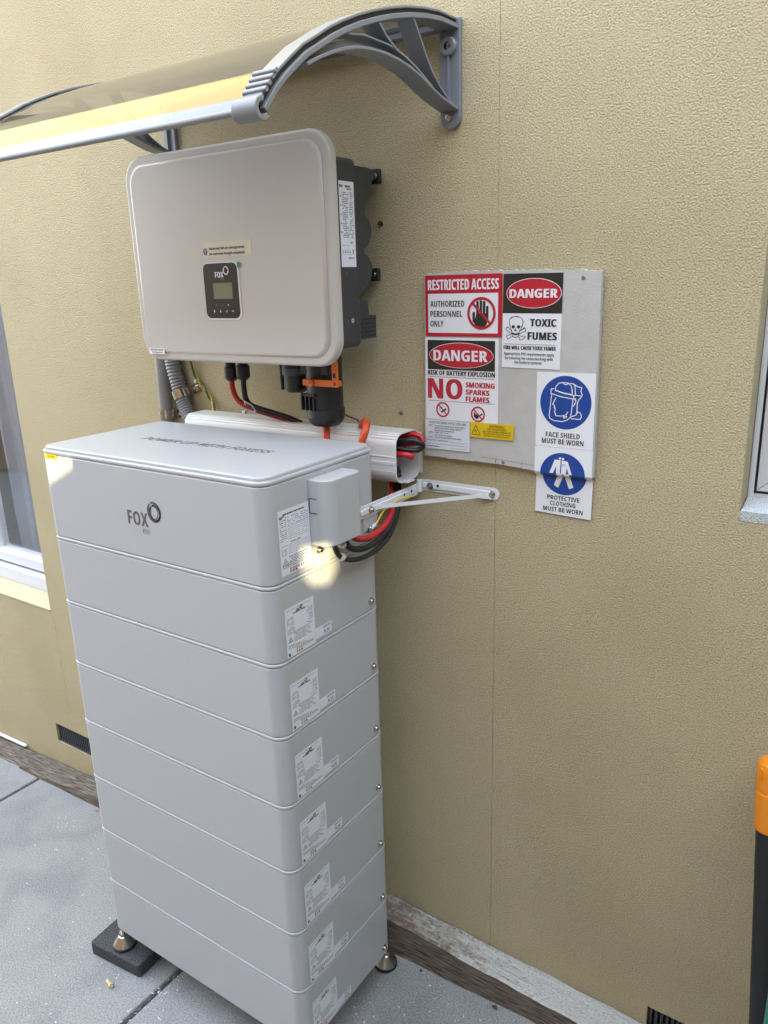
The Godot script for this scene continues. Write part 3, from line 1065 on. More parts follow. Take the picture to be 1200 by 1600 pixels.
# ------------------------------------------------------------------ inverter
func inverter() -> void:
	var t := thing("inverter", "cream-white solar inverter with dark display panel under the canopy", "inverter")
	var x0 := -0.528
	var x1 := -0.029
	var y0 := 1.333
	var y1 := 1.710
	var c := Vector2((x0 + x1) / 2, (y0 + y1) / 2)
	var w := x1 - x0
	var h := y1 - y0
	var cover := part(extrude(rrect(w, h, 0.046, 12, c), 0.021, 0.006, 4), "front_cover", M.inverter_white, t, Vector3(0, 0, 0.176))
	# raised, gently domed face inside the rim
	var st := begin()
	var rings := 14
	var outer := rrect(w - 0.030, h - 0.030, 0.036, 12, c)
	var n := outer.size()
	var pts := []
	var nrm := []
	for k in rings + 1:
		var u := float(k) / rings
		var row := []
		var rn := []
		for i in n:
			var d: Vector2 = outer[i] - c
			# push the steep shoulder into the first 10 mm
			var s := 1.0 - u * 0.075 if k <= 6 else lerpf(1.0 - 6.0 / rings * 0.075, 0.0, float(k - 6) / (rings - 6))
			var z := 0.1975 + 0.0035 * (1.0 - pow(1.0 - minf(1.0, k / 6.0), 2.0))
			row.append(Vector3(c.x + d.x * s, c.y + d.y * s, z))
			var sl := 0.0035 * 2.0 * (1.0 - minf(1.0, k / 6.0)) / (6.0 / rings * 0.075 * 0.2)
			rn.append(Vector3(d.normalized().x * sl, d.normalized().y * sl, 1.0).normalized())
		pts.append(row)
		nrm.append(rn)
	for k in rings:
		for i in n:
			var j := (i + 1) % n
			quadn(st, pts[k][i], pts[k][j], pts[k + 1][j], pts[k + 1][i], nrm[k][i], nrm[k][j], nrm[k + 1][j], nrm[k + 1][i])
	part(st.commit(), "domed_face", M.inverter_white, cover, Vector3(0, 0, -0.176))
	# chassis
	part(slab(Vector3(-0.500, 1.360, 0.098), Vector3(-0.0495, 1.6725, 0.1762), 0.012, 0.006, 2), "chassis", M.inverter_dark, t)
	# fan housings and heat sink behind; outline in (-z, y)
	var prof := PackedVector2Array()
	for p in [[0.0985, 1.372], [0.046, 1.3715], [0.042, 1.375], [0.042, 1.412], [0.062, 1.414], [0.064, 1.438], [0.094, 1.442], [0.085, 1.452], [0.066, 1.460], [0.054, 1.470], [0.047, 1.487], [0.047, 1.500], [0.055, 1.513], [0.069, 1.5205], [0.069, 1.528], [0.055, 1.536], [0.046, 1.550], [0.045, 1.563], [0.051, 1.576], [0.065, 1.585], [0.066, 1.598], [0.055, 1.608], [0.044, 1.622], [0.040, 1.640], [0.031, 1.648], [0.030, 1.660], [0.055, 1.663], [0.0985, 1.663]]:
		prof.append(Vector2(-p[0], p[1]))
	part(extrude(prof, 0.41, 0.0012, 2, 60.0), "heat_sink", M.inverter_dark, t, Vector3(-0.468, 0, 0), Vector3(0, 90, 0))
	part(box(Vector3(-0.0575, 1.372, 0.043), Vector3(-0.0565, 1.412, 0.094)), "fan_grille", M.inverter_dark, t)
	var gst := begin()
	for i in 7:
		for j in 5:
			box_into(gst, Vector3(-0.0566, 1.3755 + j * 0.0072, 0.046 + i * 0.0066 + (0.0033 if j % 2 else 0.0)), Vector3(-0.0561, 1.3795 + j * 0.0072, 0.0495 + i * 0.0066 + (0.0033 if j % 2 else 0.0)))
	part(gst.commit(), "grille_hole", M.gasket, t)
	# wall bracket with its ears
	part(box(Vector3(-0.46, 1.47, 0.002), Vector3(-0.135, 1.66, 0.012)), "wall_bracket", M.inverter_black, t)
	for e in [[1.639, 1.664, -0.0555], [1.472, 1.495, -0.064]]:
		part(slab(Vector3(-0.14, e[0], 0.012), Vector3(e[2], e[1], 0.020), 0.003, 0.001, 2, 3), "ear", M.inverter_black, t)
		part(box(Vector3(-0.098, e[0] + 0.002, 0.020), Vector3(-0.093, e[1] - 0.002, 0.05)), "ear_web", M.inverter_black, t)
		part(lathe([Vector2(0, 0.004), Vector2(0.0042, 0.0035), Vector2(0.005, 0.0), Vector2(0.007, 0.0), Vector2(0.007, -0.001)], 12), "bolt", M.zinc, t, Vector3(e[2] - 0.010, (e[0] + e[1]) / 2, 0.021), Vector3(90, 0, 0))
	# rating label on the chassis side
	part(side_sheet(1.497, 1.634, 0.108, 0.150), "rating_label", M.print_inverter, t, Vector3(-0.0490, 0, 0))
	var sg := Node3D.new()
	sg.name = "label_mark"
	t.add_child(sg, true)
	sg.position = Vector3(-0.0487, 1.626, 0.144)
	sg.rotation_degrees = Vector3(0, 90, 0)
	text("FOX", 0, 0, 0.009, 0.0045, 0, M.ink, sg)
	# earth and indicator studs at the lower side
	for z in [0.138, 0.125]:
		part(lathe([Vector2(0, 0.001), Vector2(0.0022, 0.001), Vector2(0.0022, 0.0)], 14), "stud", M.zinc, t, Vector3(-0.0492, 1.407, z), Vector3(0, 0, -90))
	part(lathe([Vector2(0.0024, 0.0005), Vector2(0.0038, 0.0005)], 16), "earth_ring", M.sticker_white, t, Vector3(-0.0492, 1.407, 0.125), Vector3(0, 0, -90))
	# display
	var zf := 0.2011
	var pc := Vector2(-0.287, 1.4635)
	part(extrude(rrect(0.090, 0.1015, 0.012, 6, pc + Vector2(0.0015, -0.0008)), 0.0009, 0.0004, 2), "display_edge_highlight", M.sticker_white, t, Vector3(0, 0, zf))  # white plate paints the highlight along the recess edge
	var dp := part(extrude(rrect(0.0855, 0.097, 0.011, 6, pc), 0.0010, 0.0004, 2), "display_panel", M.panel_film, t, Vector3(0, 0, zf + 0.0008))
	part(box(Vector3(-0.3065, 1.4495, 0.001), Vector3(-0.2585, 1.4775, 0.0013)), "screen", M.lcd, dp)
	maker_mark(dp, -0.282, 1.494, 0.036, 0.0011, M.sticker_white, M.logo_faint, true, 1)
	var ic := []
	for k in 4:
		var o := Vector2(-0.3085 + k * 0.0158, 1.4275)
		if k == 0:
			ic += [PackedVector2Array([o + Vector2(-0.0018, 0), o + Vector2(0.0018, 0), o + Vector2(0, 0.003)]), PackedVector2Array([o + Vector2(-0.0006, -0.0028), o + Vector2(0.0006, -0.0028), o + Vector2(0.0006, 0), o + Vector2(-0.0006, 0)])]
		elif k == 1:
			ic += [PackedVector2Array([o + Vector2(-0.0018, 0), o + Vector2(0, -0.003), o + Vector2(0.0018, 0)]), PackedVector2Array([o + Vector2(-0.0006, 0), o + Vector2(0.0006, 0), o + Vector2(0.0006, 0.0028), o + Vector2(-0.0006, 0.0028)])]
		elif k == 2:
			ic += stroke([o + Vector2(-0.002, 0), o + Vector2(-0.0005, -0.0018), o + Vector2(0.0024, 0.0022)], 0.0008)
		else:
			ic += stroke([o + Vector2(0.0026, -0.0018), o + Vector2(0.001, 0.0006), o + Vector2(-0.0022, 0.0006)], 0.0008)
			ic.append(PackedVector2Array([o + Vector2(-0.0032, 0.0006), o + Vector2(-0.0014, -0.0008), o + Vector2(-0.0014, 0.002)]))
	part(flats(ic), "button_icon", M.sticker_white, dp, Vector3(0, 0, 0.0012))
	for k in 3:
		part(flats([disc(0.0012, 0.0012, 12, Vector2(-0.303 + k * 0.0158, 1.4385))]), "indicator", M.sticker_white if k == 2 else M.logo_faint, dp, Vector3(0, 0, 0.0012))
	# stickers
	var ws := part(extrude(rrect(0.121, 0.026, 0.002, 3, Vector2(-0.2665, 1.5355)), 0.0003), "notice_sticker", M.sticker_cream, t, Vector3(0, 0, zf))
	part(flats([disc(0.0052, 0.0062, 24, Vector2(-0.3205, 1.5325))]), "notice_badge", M.purple_ink, ws, Vector3(0, 0, 0.0006))
	text("!", -0.3205, 1.5325, 0.0016, 0.0085, 0.0007, M.sticker_white, ws)
	text("Internal WLan integrated,", -0.3105, 1.5368, 0.0885, 0.0062, 0.0004, M.purple_ink, ws, true, -1)
	text("no external dongle required.", -0.3105, 1.5278, 0.0885, 0.0062, 0.0004, M.purple_ink, ws, true, -1)
	part(flats([rrect(0.0085, 0.0095, 0.003, 4, Vector2(-0.2385, 1.5075))]), "green_sticker", M.green_dot, t, Vector3(0, 0, zf + 0.0022))
	var bs := part(box(Vector3(-0.504, 1.345, zf), Vector3(-0.460, 1.3565, zf + 0.0012)), "name_plate", M.sign_white, t, Vector3(0, 0, 0.0))
	text("BATTERY SYSTEM", -0.482, 1.3535, 0.036, 0.0034, zf + 0.0012, M.ink_grey, bs, false)
	text("DC ISOLATOR", -0.481, 1.3482, 0.029, 0.0034, zf + 0.0012, M.ink_grey, bs, false)
	text("FOX", -0.0185, 1.487, 0.004, 0.003, 0.178, M.ink_grey, t, false)
	# rotary switch on the far side
	part(lathe([Vector2(0, 0.022), Vector2(0.013, 0.022), Vector2(0.015, 0.017), Vector2(0.015, 0.0)], 6), "isolator_switch", M.flex_grey, t, Vector3(-0.540, 1.432, 0.135), Vector3(0, 0, 90))
	part(slab(Vector3(-0.545, 1.385, 0.12), Vector3(-0.528, 1.408, 0.15), 0.003, 0.002, 0, 3), "switch_tag", M.sticker_white, t)
	part(box(Vector3(-0.540, 1.40, 0.11), Vector3(-0.500, 1.46, 0.155)), "switch_housing", M.inverter_dark, t)
	# connectors under the chassis
	var gland := lathe([Vector2(0.0, -0.052), Vector2(0.009, -0.052), Vector2(0.0142, -0.046), Vector2(0.0142, -0.024), Vector2(0.011, -0.022), Vector2(0.011, 0.012)], 12)
	part(gland, "cable_gland", M.black_plastic, t, Vector3(-0.3835, 1.336, 0.100))
	part(gland, "cable_gland", M.black_plastic, t, Vector3(-0.3495, 1.3395, 0.100))
	part(lathe([Vector2(0, -0.076), Vector2(0.0175, -0.076), Vector2(0.0225, -0.070), Vector2(0.0235, -0.044), Vector2(0.026, -0.043)], 28), "signal_cap", M.black_plastic, t, Vector3(-0.209, 1.347, 0.100))
	part(lathe([Vector2(0.0, -0.043), Vector2(0.0265, -0.043), Vector2(0.0275, -0.030), Vector2(0.0, -0.030)], 28), "locking_ring", M.grey_ring, t, Vector3(-0.209, 1.347, 0.100))
	part(lathe([Vector2(0.0, -0.030), Vector2(0.0265, -0.030), Vector2(0.0265, 0.016)], 28), "socket", M.black_plastic, t, Vector3(-0.209, 1.347, 0.100))
	part(lathe([Vector2(0, -0.075), Vector2(0.0038, -0.074), Vector2(0.0042, 0.015)], 12), "antenna", M.black_plastic, t, Vector3(-0.2455, 1.347, 0.100))

# ------------------------------------------------------------------ canopy
const ARCH := [[0.008, 1.868], [0.064, 1.867], [0.110, 1.861], [0.157, 1.852], [0.200, 1.841], [0.240, 1.829], [0.280, 1.815], [0.316, 1.800], [0.346, 1.786], [0.373, 1.771], [0.401, 1.756], [0.426, 1.738], [0.447, 1.722], [0.466, 1.705], [0.482, 1.687], [0.4895, 1.678]]

func band(pts: Array, up: float, down: float) -> PackedVector2Array:
	# a strip of material along a line in (z, y), given in (-z, y)
	var a := PackedVector2Array()
	var b := PackedVector2Array()
	for i in pts.size():
		var p := Vector2(-pts[i][0], pts[i][1])
		var q0 := Vector2(-pts[maxi(i - 1, 0)][0], pts[maxi(i - 1, 0)][1])
		var q1 := Vector2(-pts[mini(i + 1, pts.size() - 1)][0], pts[mini(i + 1, pts.size() - 1)][1])
		var d := (q1 - q0).normalized()
		var nn := Vector2(d.y, -d.x)
		if nn.y < 0:
			nn = -nn
		a.append(p + nn * up)
		b.append(p - nn * down)
	b.reverse()
	a.append_array(b)
	return a

func canopy() -> void:
	var t := thing("door_canopy", "grey bracketed awning with tinted clear sheet above the inverter", "canopy")
	var rot := Vector3(0, 90, 0)
	# tinted sheet, front bar and back bar run between the brackets
	part(extrude(band(ARCH, 0.0015, 0.0015), 0.672, 0.0, 2, 40.0), "clear_sheet", M.canopy_sheet, t, Vector3(-0.596, 0, 0), rot)
	part(moved(lathe([Vector2(0, 0), Vector2(0.0044, 0), Vector2(0.0044, 0.70), Vector2(0, 0.70)], 20), Transform3D(Basis(Vector3.BACK, -PI / 2), Vector3(-0.615, 1.675, 0.491))), "front_bar", M.canopy_alu, t)
	part(box(Vector3(-0.60, 1.858, 0.004), Vector3(0.07, 1.8655, 0.026)), "back_bar", M.canopy_alu, t)
	part(box(Vector3(-0.60, 1.8715, 0.004), Vector3(0.07, 1.876, 0.02)), "seal_strip", M.gasket, t)
	for bx in [0.0660, -0.6180]:
		var b := Node3D.new()
		b.name = "bracket"
		t.add_child(b, true)
		b.position = Vector3(bx, 0, 0)
		var wd := 0.034
		# wall plate with a round foot
		var pl := PackedVector2Array()
		for k in 13:
			var a := PI + PI * k / 12.0
			pl.append(Vector2(wd / 2 + 0.019 * cos(a), 1.7305 + 0.019 * sin(a)))
		pl.append(Vector2(wd / 2 + 0.019, 1.874))
		pl.append(Vector2(wd / 2 - 0.019, 1.874))
		part(extrude(pl, 0.009, 0.0018, 2, 30.0), "wall_plate", M.canopy_plastic, b, Vector3(0, 0, 0.0005))
		part(extrude(PackedVector2Array([Vector2(wd / 2 - 0.0015, 1.75), Vector2(wd / 2 + 0.0015, 1.75), Vector2(wd / 2 + 0.0015, 1.852), Vector2(wd / 2 - 0.0015, 1.852)]), 0.006), "plate_rib", M.canopy_plastic, b, Vector3(0, 0, 0.0095))
		# upper chord: lower flange, upper flange and the dark slot that takes the sheet
		part(extrude(band(ARCH, -0.0035, 0.0105), wd, 0.0012, 2, 40.0), "upper_chord", M.canopy_plastic, b, Vector3.ZERO, rot)
		part(extrude(band(ARCH, 0.0062, -0.0022), wd - 0.004, 0.0012, 2, 40.0), "cover_strip", M.canopy_alu if bx > 0 else M.canopy_plastic, b, Vector3(0.001, 0, 0), rot)
		part(extrude(band(ARCH, 0.0022, 0.0034), wd - 0.010, 0.0, 2, 40.0), "slot_seal", M.gasket, b, Vector3(0.004, 0, 0), rot)
		var low := [[0.010, 1.741], [0.040, 1.7465], [0.066, 1.7515], [0.095, 1.760], [0.124, 1.7695], [0.155, 1.777], [0.186, 1.7815], [0.222, 1.7835], [0.258, 1.782], [0.290, 1.778], [0.318, 1.771], [0.345, 1.762], [0.374, 1.7505], [0.40, 1.738]]
		part(extrude(band(low, 0.0018, 0.0026), wd, 0.0010, 2, 40.0), "lower_chord", M.canopy_plastic, b, Vector3.ZERO, rot)
		# web in the middle of the chords, open between the struts
		part(extrude(band(low.slice(2, 13), 0.010, 0.0), 0.004, 0.0, 2, 40.0), "web", M.canopy_plastic, b, Vector3(wd / 2 - 0.002, 0, 0), rot)
		var s1 := [[0.236, 1.822], [0.214, 1.806], [0.190, 1.7945], [0.165, 1.789], [0.135, 1.780], [0.105, 1.768], [0.090, 1.762]]
		var s2 := [[0.142, 1.846], [0.124, 1.824], [0.108, 1.803], [0.090, 1.784], [0.068, 1.767], [0.040, 1.752], [0.015, 1.744]]
		part(extrude(band(s1, 0.0016, 0.0022), wd - 0.004, 0.0008, 2, 40.0), "strut", M.canopy_plastic, b, Vector3(0.002, 0, 0), rot)
		part(extrude(band(s2, 0.0016, 0.0022), wd - 0.004, 0.0008, 2, 40.0), "strut", M.canopy_plastic, b, Vector3(0.002, 0, 0), rot)
		part(extrude(band([[0.325, 1.790], [0.30, 1.792], [0.27, 1.797], [0.24, 1.797], [0.21, 1.797], [0.185, 1.7945]], 0.0012, 0.0016), wd - 0.006, 0.0008, 2, 40.0), "strut", M.canopy_plastic, b, Vector3(0.003, 0, 0), rot)
		# screws on the plate
		for sy in [1.834, 1.729]:
			if sy > 1.8:
				part(lathe([Vector2(0.006, 0.0085), Vector2(0.0125, 0.0085), Vector2(0.0145, 0.006), Vector2(0.0145, 0.0)], 28), "screw_boss", M.canopy_plastic, b, Vector3(wd / 2, sy, 0.0095), Vector3(90, 0, 0))
			part(lathe([Vector2(0, 0.0045), Vector2(0.0022, 0.0045), Vector2(0.003, 0.006), Vector2(0.0055, 0.0055), Vector2(0.0062, 0.0)], 20), "screw", M.steel, b, Vector3(wd / 2, sy, 0.0098), Vector3(90, 0, 0))
		# front clamp round the bar with its gripping ridges
		var cl := PackedVector2Array()
		for k in 15:
			var a := deg_to_rad(75.0 + 250.0 * k / 14.0)
			cl.append(Vector2(-0.492 + 0.0140 * cos(a), 1.6745 + 0.0140 * sin(a)))
		for k in 11:
			var a := deg_to_rad(325.0 - 250.0 * k / 10.0)
			cl.append(Vector2(-0.492 + 0.0075 * cos(a), 1.6745 + 0.0075 * sin(a)))
		part(extrude(cl, wd + 0.006, 0.0012, 2, 40.0), "clamp", M.canopy_alu if bx > 0 else M.canopy_plastic, b, Vector3(-0.003, 0, 0), rot)
		for k in 4:
			var f := 0.15 + k * 0.28
			var p := Vector2(-0.4855, 1.6925).lerp(Vector2(-0.462, 1.7205), f)
			part(slab(Vector3(-0.002, -0.0028, -0.0035), Vector3(wd + 0.002, 0.0028, 0.0035), 0.0022, 0.0006, 0, 3), "grip_ridge", M.canopy_alu if bx > 0 else M.canopy_plastic, b, Vector3(0, p.y, -p.x), Vector3(48, 0, 0))

# ------------------------------------------------------------------ trunking, conduits, cables
func trunking() -> void:
	var t := thing("cable_trunking", "ribbed white plastic cable trunking on the wall behind the battery", "trunking")
	var prof := rrect(0.086, 0.096, 0.024, 7)
	var x0 := -0.555
	var x1 := 0.008
	# open-ended shell
	var st := begin()
	var inner := rrect(0.081, 0.091, 0.0215, 7)
	var n := prof.size()
	for i in n:
		var j := (i + 1) % n
		for s in 2:
			var A := prof[i] if s == 0 else inner[i]
			var B := prof[j] if s == 0 else inner[j]
			# profile lies in (-z, y)
			var a := Vector3(x0, A.y, -A.x)
			var b := Vector3(x0, B.y, -B.x)
			var c := Vector3(x1, B.y, -B.x)
			var d := Vector3(x1, A.y, -A.x)
			var cn := func(v: Vector2) -> Vector3:
				var q := Vector2(signf(v.x) * maxf(0.0, absf(v.x) - (0.043 - 0.024)), signf(v.y) * maxf(0.0, absf(v.y) - (0.048 - 0.024)))
				return Vector3(0, q.normalized().y, -q.normalized().x) * (1.0 if s == 0 else -1.0)
			if s == 0:
				quadn(st, a, b, c, d, cn.call(A), cn.call(B), cn.call(B), cn.call(A))
			else:
				quadn(st, a, d, c, b, cn.call(A), cn.call(A), cn.call(B), cn.call(B))
		for e in [x0, x1]:
			var p := [Vector3(e, prof[i].y, -prof[i].x), Vector3(e, prof[j].y, -prof[j].x), Vector3(e, inner[j].y, -inner[j].x), Vector3(e, inner[i].y, -inner[i].x)]
			if e == x1:
				quad(st, p[0], p[1], p[2], p[3])
			else:
				quad(st, p[3], p[2], p[1], p[0])
	part(st.commit(), "cover_shell", M.white_pvc, t, Vector3(0, 1.153, 0.0435))
	# raised ribs along the cover
	for r in [[0.0868, 1.146, 0.0016, 0.006], [0.0868, 1.158, 0.0014, 0.003], [0.0862, 1.130, 0.0014, 0.002]]:
		part(slab(Vector3(x0 + 0.001, r[1] - r[3] / 2, 0.0855), Vector3(x1 - 0.0005, r[1] + r[3] / 2, r[0] + r[2] * 0.5), 0.0006, 0.0, 0, 3), "rib", M.white_pvc, t)
	for r in [[38.0], [52.0], [66.0]]:
		var a: float = deg_to_rad(r[0])
		var p := Vector2(0.0625 + 0.0242 * cos(a), 1.177 + 0.0242 * sin(a))
		part(slab(Vector3(x0 + 0.001, -0.0014, -0.0012), Vector3(x1 - 0.0005, 0.0014, 0.0012), 0.0008, 0.0, 0, 3), "rib", M.white_pvc, t, Vector3(0, p.y, p.x), Vector3(-r[0], 0, 0))
	part(box(Vector3(-0.565, 1.112, 0.0006), Vector3(0.013, 1.192, 0.0022)), "back_plate", M.white_pvc, t)
	# the small hole drilled for the thin wire
	part(flats([disc(0.0045, 0.003, 16)]), "drill_hole", M.gasket, t, Vector3(-0.092, 1.2014, 0.045), Vector3(-90, 0, 0))
	# broken tongue at the open end
	part(box(Vector3(0.0, 1.1045, 0.034), Vector3(0.016, 1.1062, 0.06)), "tongue", M.white_pvc, t, Vector3.ZERO, Vector3(0, 0, 0))

func saddle(parent: Node3D, x: float, y: float, z: float, r: float, lean: float) -> void:
	var g := Node3D.new()
	g.name = "saddle_clip"
	parent.add_child(g, true)
	g.position = Vector3(x, y, z)
	g.rotation_degrees = Vector3(0, 0, lean)
	part(lathe([Vector2(r + 0.0002, -0.010), Vector2(r + 0.002, -0.010), Vector2(r + 0.002, 0.010), Vector2(r + 0.0002, 0.010)], 26), "band", M.zinc, g)
	part(slab(Vector3(r, -0.010, -z + 0.001), Vector3(r + 0.030, 0.010, -z + 0.004), 0.006, 0.0006, 2, 4), "tab", M.zinc, g)
	part(lathe([Vector2(0, 0.008), Vector2(0.0045, 0.0075), Vector2(0.005, 0.003), Vector2(0.008, 0.002), Vector2(0.008, 0.0)], 16), "screw", M.steel, g, Vector3(r + 0.016, 0.0, -z + 0.004), Vector3(90, 0, 0))

func conduits() -> void:
	var t := thing("rigid_conduit", "straight grey plastic conduit down the wall below the inverter", "conduit")
	part(tube([Vector3(-0.690, 0.90, 0.020), Vector3(-0.690, 1.15, 0.020), Vector3(-0.687, 1.30, 0.020), Vector3(-0.672, 1.40, 0.022)], 0.0165, 8, 20), "pipe", M.conduit_grey, t)
	saddle(t, -0.690, 1.183, 0.020, 0.0165, 0)
	t = thing("flexible_conduit", "grey corrugated conduit bending into the trunking", "conduit")
	var path := curve([Vector3(-0.642, 1.40, 0.030), Vector3(-0.649, 1.345, 0.026), Vector3(-0.646, 1.295, 0.023), Vector3(-0.634, 1.245, 0.022), Vector3(-0.615, 1.205, 0.026), Vector3(-0.585, 1.170, 0.036), Vector3(-0.548, 1.152, 0.043)], 26)
	var radii := PackedFloat32Array()
	for i in path.size():
		radii.append(0.0168 + 0.0015 * sin(i * TAU / 4.0 + 0.6))
	var st := begin()
	tube_into(st, path, 0.017, 18, radii)
	part(st.commit(), "corrugated_pipe", M.flex_grey, t)
	saddle(t, -0.630, 1.233, 0.022, 0.0185, 22)

func cables() -> void:
	# solar leads
	var t := thing("solar_lead", "red lead curving from the inverter into the trunking", "cable", Vector3.ZERO, "leads under the inverter")
	part(tube([Vector3(-0.3835, 1.292, 0.100), Vector3(-0.3830, 1.268, 0.100), Vector3(-0.374, 1.245, 0.097), Vector3(-0.352, 1.228, 0.085), Vector3(-0.32, 1.216, 0.07), Vector3(-0.286, 1.206, 0.058), Vector3(-0.255, 1.196, 0.050)], 0.0058), "sheath", M.red_cable, t)
	t = thing("solar_lead", "black lead tied to the red one under the inverter", "cable", Vector3.ZERO, "leads under the inverter")
	part(tube([Vector3(-0.3495, 1.296, 0.100), Vector3(-0.3500, 1.272, 0.101), Vector3(-0.346, 1.247, 0.101), Vector3(-0.336, 1.233, 0.093), Vector3(-0.305, 1.221, 0.077), Vector3(-0.275, 1.211, 0.064), Vector3(-0.243, 1.198, 0.052)], 0.0058), "sheath", M.black_cable, t)
	t = thing("cable_tie", "translucent tie binding the red and black leads", "cable tie", Vector3.ZERO, "white cable ties")
	part(tube([Vector3(-0.352, 1.243, 0.100), Vector3(-0.340, 1.244, 0.110), Vector3(-0.331, 1.236, 0.102), Vector3(-0.333, 1.222, 0.090), Vector3(-0.346, 1.221, 0.087), Vector3(-0.358, 1.231, 0.090), Vector3(-0.352, 1.243, 0.099)], 0.0017, 6, 6), "strap", M.cable_tie, t)
	part(slab(Vector3(-0.362, 1.2165, 0.092), Vector3(-0.353, 1.2235, 0.101), 0.002, 0.001, 2, 3), "head", M.cable_tie, t)
	# earth wire: two cores twisted
	t = thing("earth_wire", "twisted green and yellow wire falling from the inverter", "wire")
	var base := curve([Vector3(-0.597, 1.36, 0.030), Vector3(-0.596, 1.300, 0.014), Vector3(-0.584, 1.265, 0.008), Vector3(-0.563, 1.243, 0.008), Vector3(-0.544, 1.217, 0.008), Vector3(-0.522, 1.196, 0.026)], 8)
	for s in 2:
		var pp := PackedVector3Array()
		for i in base.size():
			var a := i * 0.42 + PI * s
			pp.append(base[i] + Vector3(cos(a), 0.4 * cos(a), sin(a)) * 0.0022)
		var st := begin()
		tube_into(st, pp, 0.0022, 8)
		part(st.commit(), "core", M.yellow_cable if s == 0 else M.green_cable, t)
	part(slab(Vector3(-0.5925, 1.259, 0.008), Vector3(-0.5845, 1.267, 0.015), 0.002, 0.001, 2, 3), "wire_tie", M.cable_tie, t)
	# battery plug with its orange clip, orange leads
	t = thing("battery_connector", "black cylindrical power connector with orange clip below the inverter", "connector")
	var cx := -0.140
	var cz := 0.100
	part(lathe([Vector2(0, 1.2115), Vector2(0.026, 1.2115), Vector2(0.033, 1.218), Vector2(0.0365, 1.228), Vector2(0.0368, 1.243), Vector2(0.0345, 1.2445), Vector2(0.0345, 1.30), Vector2(0.0345, 1.362)], 32), "boot", M.black_plastic, t, Vector3(cx, 0, cz))
	part(box(Vector3(-0.172, 1.310, 0.098), Vector3(-0.108, 1.362, 0.130)), "socket_block", M.black_plastic, t)
	for k in 4:
		part(slab(Vector3(-0.0014, 1.244, 0.0), Vector3(0.0014, 1.272 - 0.002 * k, 0.040 - 0.001 * k), 0.001, 0.0005, 0, 2), "grip_fin", M.black_plastic, t, Vector3(-0.163 + k * 0.0085, 0, cz + 0.003))
	part(box(Vector3(-0.1665, 1.270, cz + 0.025), Vector3(-0.134, 1.2745, cz + 0.040)), "grip_fin", M.black_plastic, t)
	part(slab(Vector3(-0.157, 1.2905, 0.1385), Vector3(-0.078, 1.3025, 0.1435), 0.0015, 0.001, 2, 3), "orange_clip", M.orange_plastic, t)
	part(slab(Vector3(-0.0875, 1.2905, 0.1386), Vector3(-0.0755, 1.338, 0.1436), 0.0015, 0.001, 2, 3), "orange_clip", M.orange_plastic, t, Vector3(0, 0, 0.0002))
	part(box(Vector3(-0.0850, 1.3075, 0.1430), Vector3(-0.0785, 1.3160, 0.1441)), "clip_slot", M.gasket, t)
	part(box(Vector3(-0.0835, 1.2945, 0.1430), Vector3(-0.0800, 1.2995, 0.1441)), "clip_slot", M.gasket, t)
	part(box(Vector3(-0.0800, 1.2915, 0.130), Vector3(-0.0764, 1.3015, 0.1388)), "orange_clip", M.orange_plastic, t)
	part(box(Vector3(-0.157, 1.2925, 0.12), Vector3(-0.153, 1.3005, 0.1385)), "orange_clip", M.orange_plastic, t)
	part(lathe([Vector2(0, 0.0065), Vector2(0.002, 0.0065), Vector2(0.003, 0.005), Vector2(0.0055, 0.0055), Vector2(0.0075, 0.004), Vector2(0.0075, 0.0)], 22), "clip_pivot", M.orange_plastic, t, Vector3(-0.137, 1.2965, 0.1425), Vector3(90, 0, 0))
	t = thing("power_cable", "thick orange cable dropping out of the black connector", "cable", Vector3.ZERO, "orange battery cables")
	part(tube([Vector3(-0.140, 1.222, 0.100), Vector3(-0.140, 1.203, 0.101), Vector3(-0.1375, 1.180, 0.106), Vector3(-0.132, 1.14, 0.110), Vector3(-0.12, 1.08, 0.112), Vector3(-0.1, 1.03, 0.11)], 0.0075), "sheath", M.orange_cable, t)
	t = thing("power_cable", "thick orange cable arching out over the trunking top", "cable", Vector3.ZERO, "orange battery cables")
	part(tube([Vector3(-0.098, 1.185, 0.048), Vector3(-0.092, 1.203, 0.052), Vector3(-0.072, 1.217, 0.068), Vector3(-0.055, 1.219, 0.088), Vector3(-0.047, 1.208, 0.102), Vector3(-0.050, 1.188, 0.110), Vector3(-0.06, 1.14, 0.114), Vector3(-0.07, 1.08, 0.114)], 0.0075), "sheath", M.orange_cable, t)
	solo(tube([Vector3(-0.205, 1.276, 0.100), Vector3(-0.200, 1.263, 0.090), Vector3(-0.185, 1.248, 0.072), Vector3(-0.155, 1.236, 0.062), Vector3(-0.120, 1.222, 0.056), Vector3(-0.100, 1.213, 0.050), Vector3(-0.093, 1.196, 0.046)], 0.0019, 8, 8), "signal_wire", M.purple_cable, "thin purple wire looping behind the black connector", "wire")
	# spare loops spilling from the trunking end
	t = thing("cable_loop", "black cable doubled back at the trunking end", "cable", Vector3.ZERO, "cables spilling from the trunking end")
	part(tube([Vector3(-0.08, 1.165, 0.05), Vector3(-0.01, 1.178, 0.053), Vector3(0.012, 1.185, 0.051), Vector3(0.030, 1.183, 0.044), Vector3(0.037, 1.174, 0.038), Vector3(0.028, 1.166, 0.042), Vector3(0.010, 1.167, 0.052), Vector3(-0.02, 1.169, 0.060), Vector3(-0.08, 1.155, 0.06)], 0.0052), "sheath", M.black_cable, t)
	t = thing("cable_loop", "red cable loop resting on the black one at the trunking end", "cable", Vector3.ZERO, "cables spilling from the trunking end")
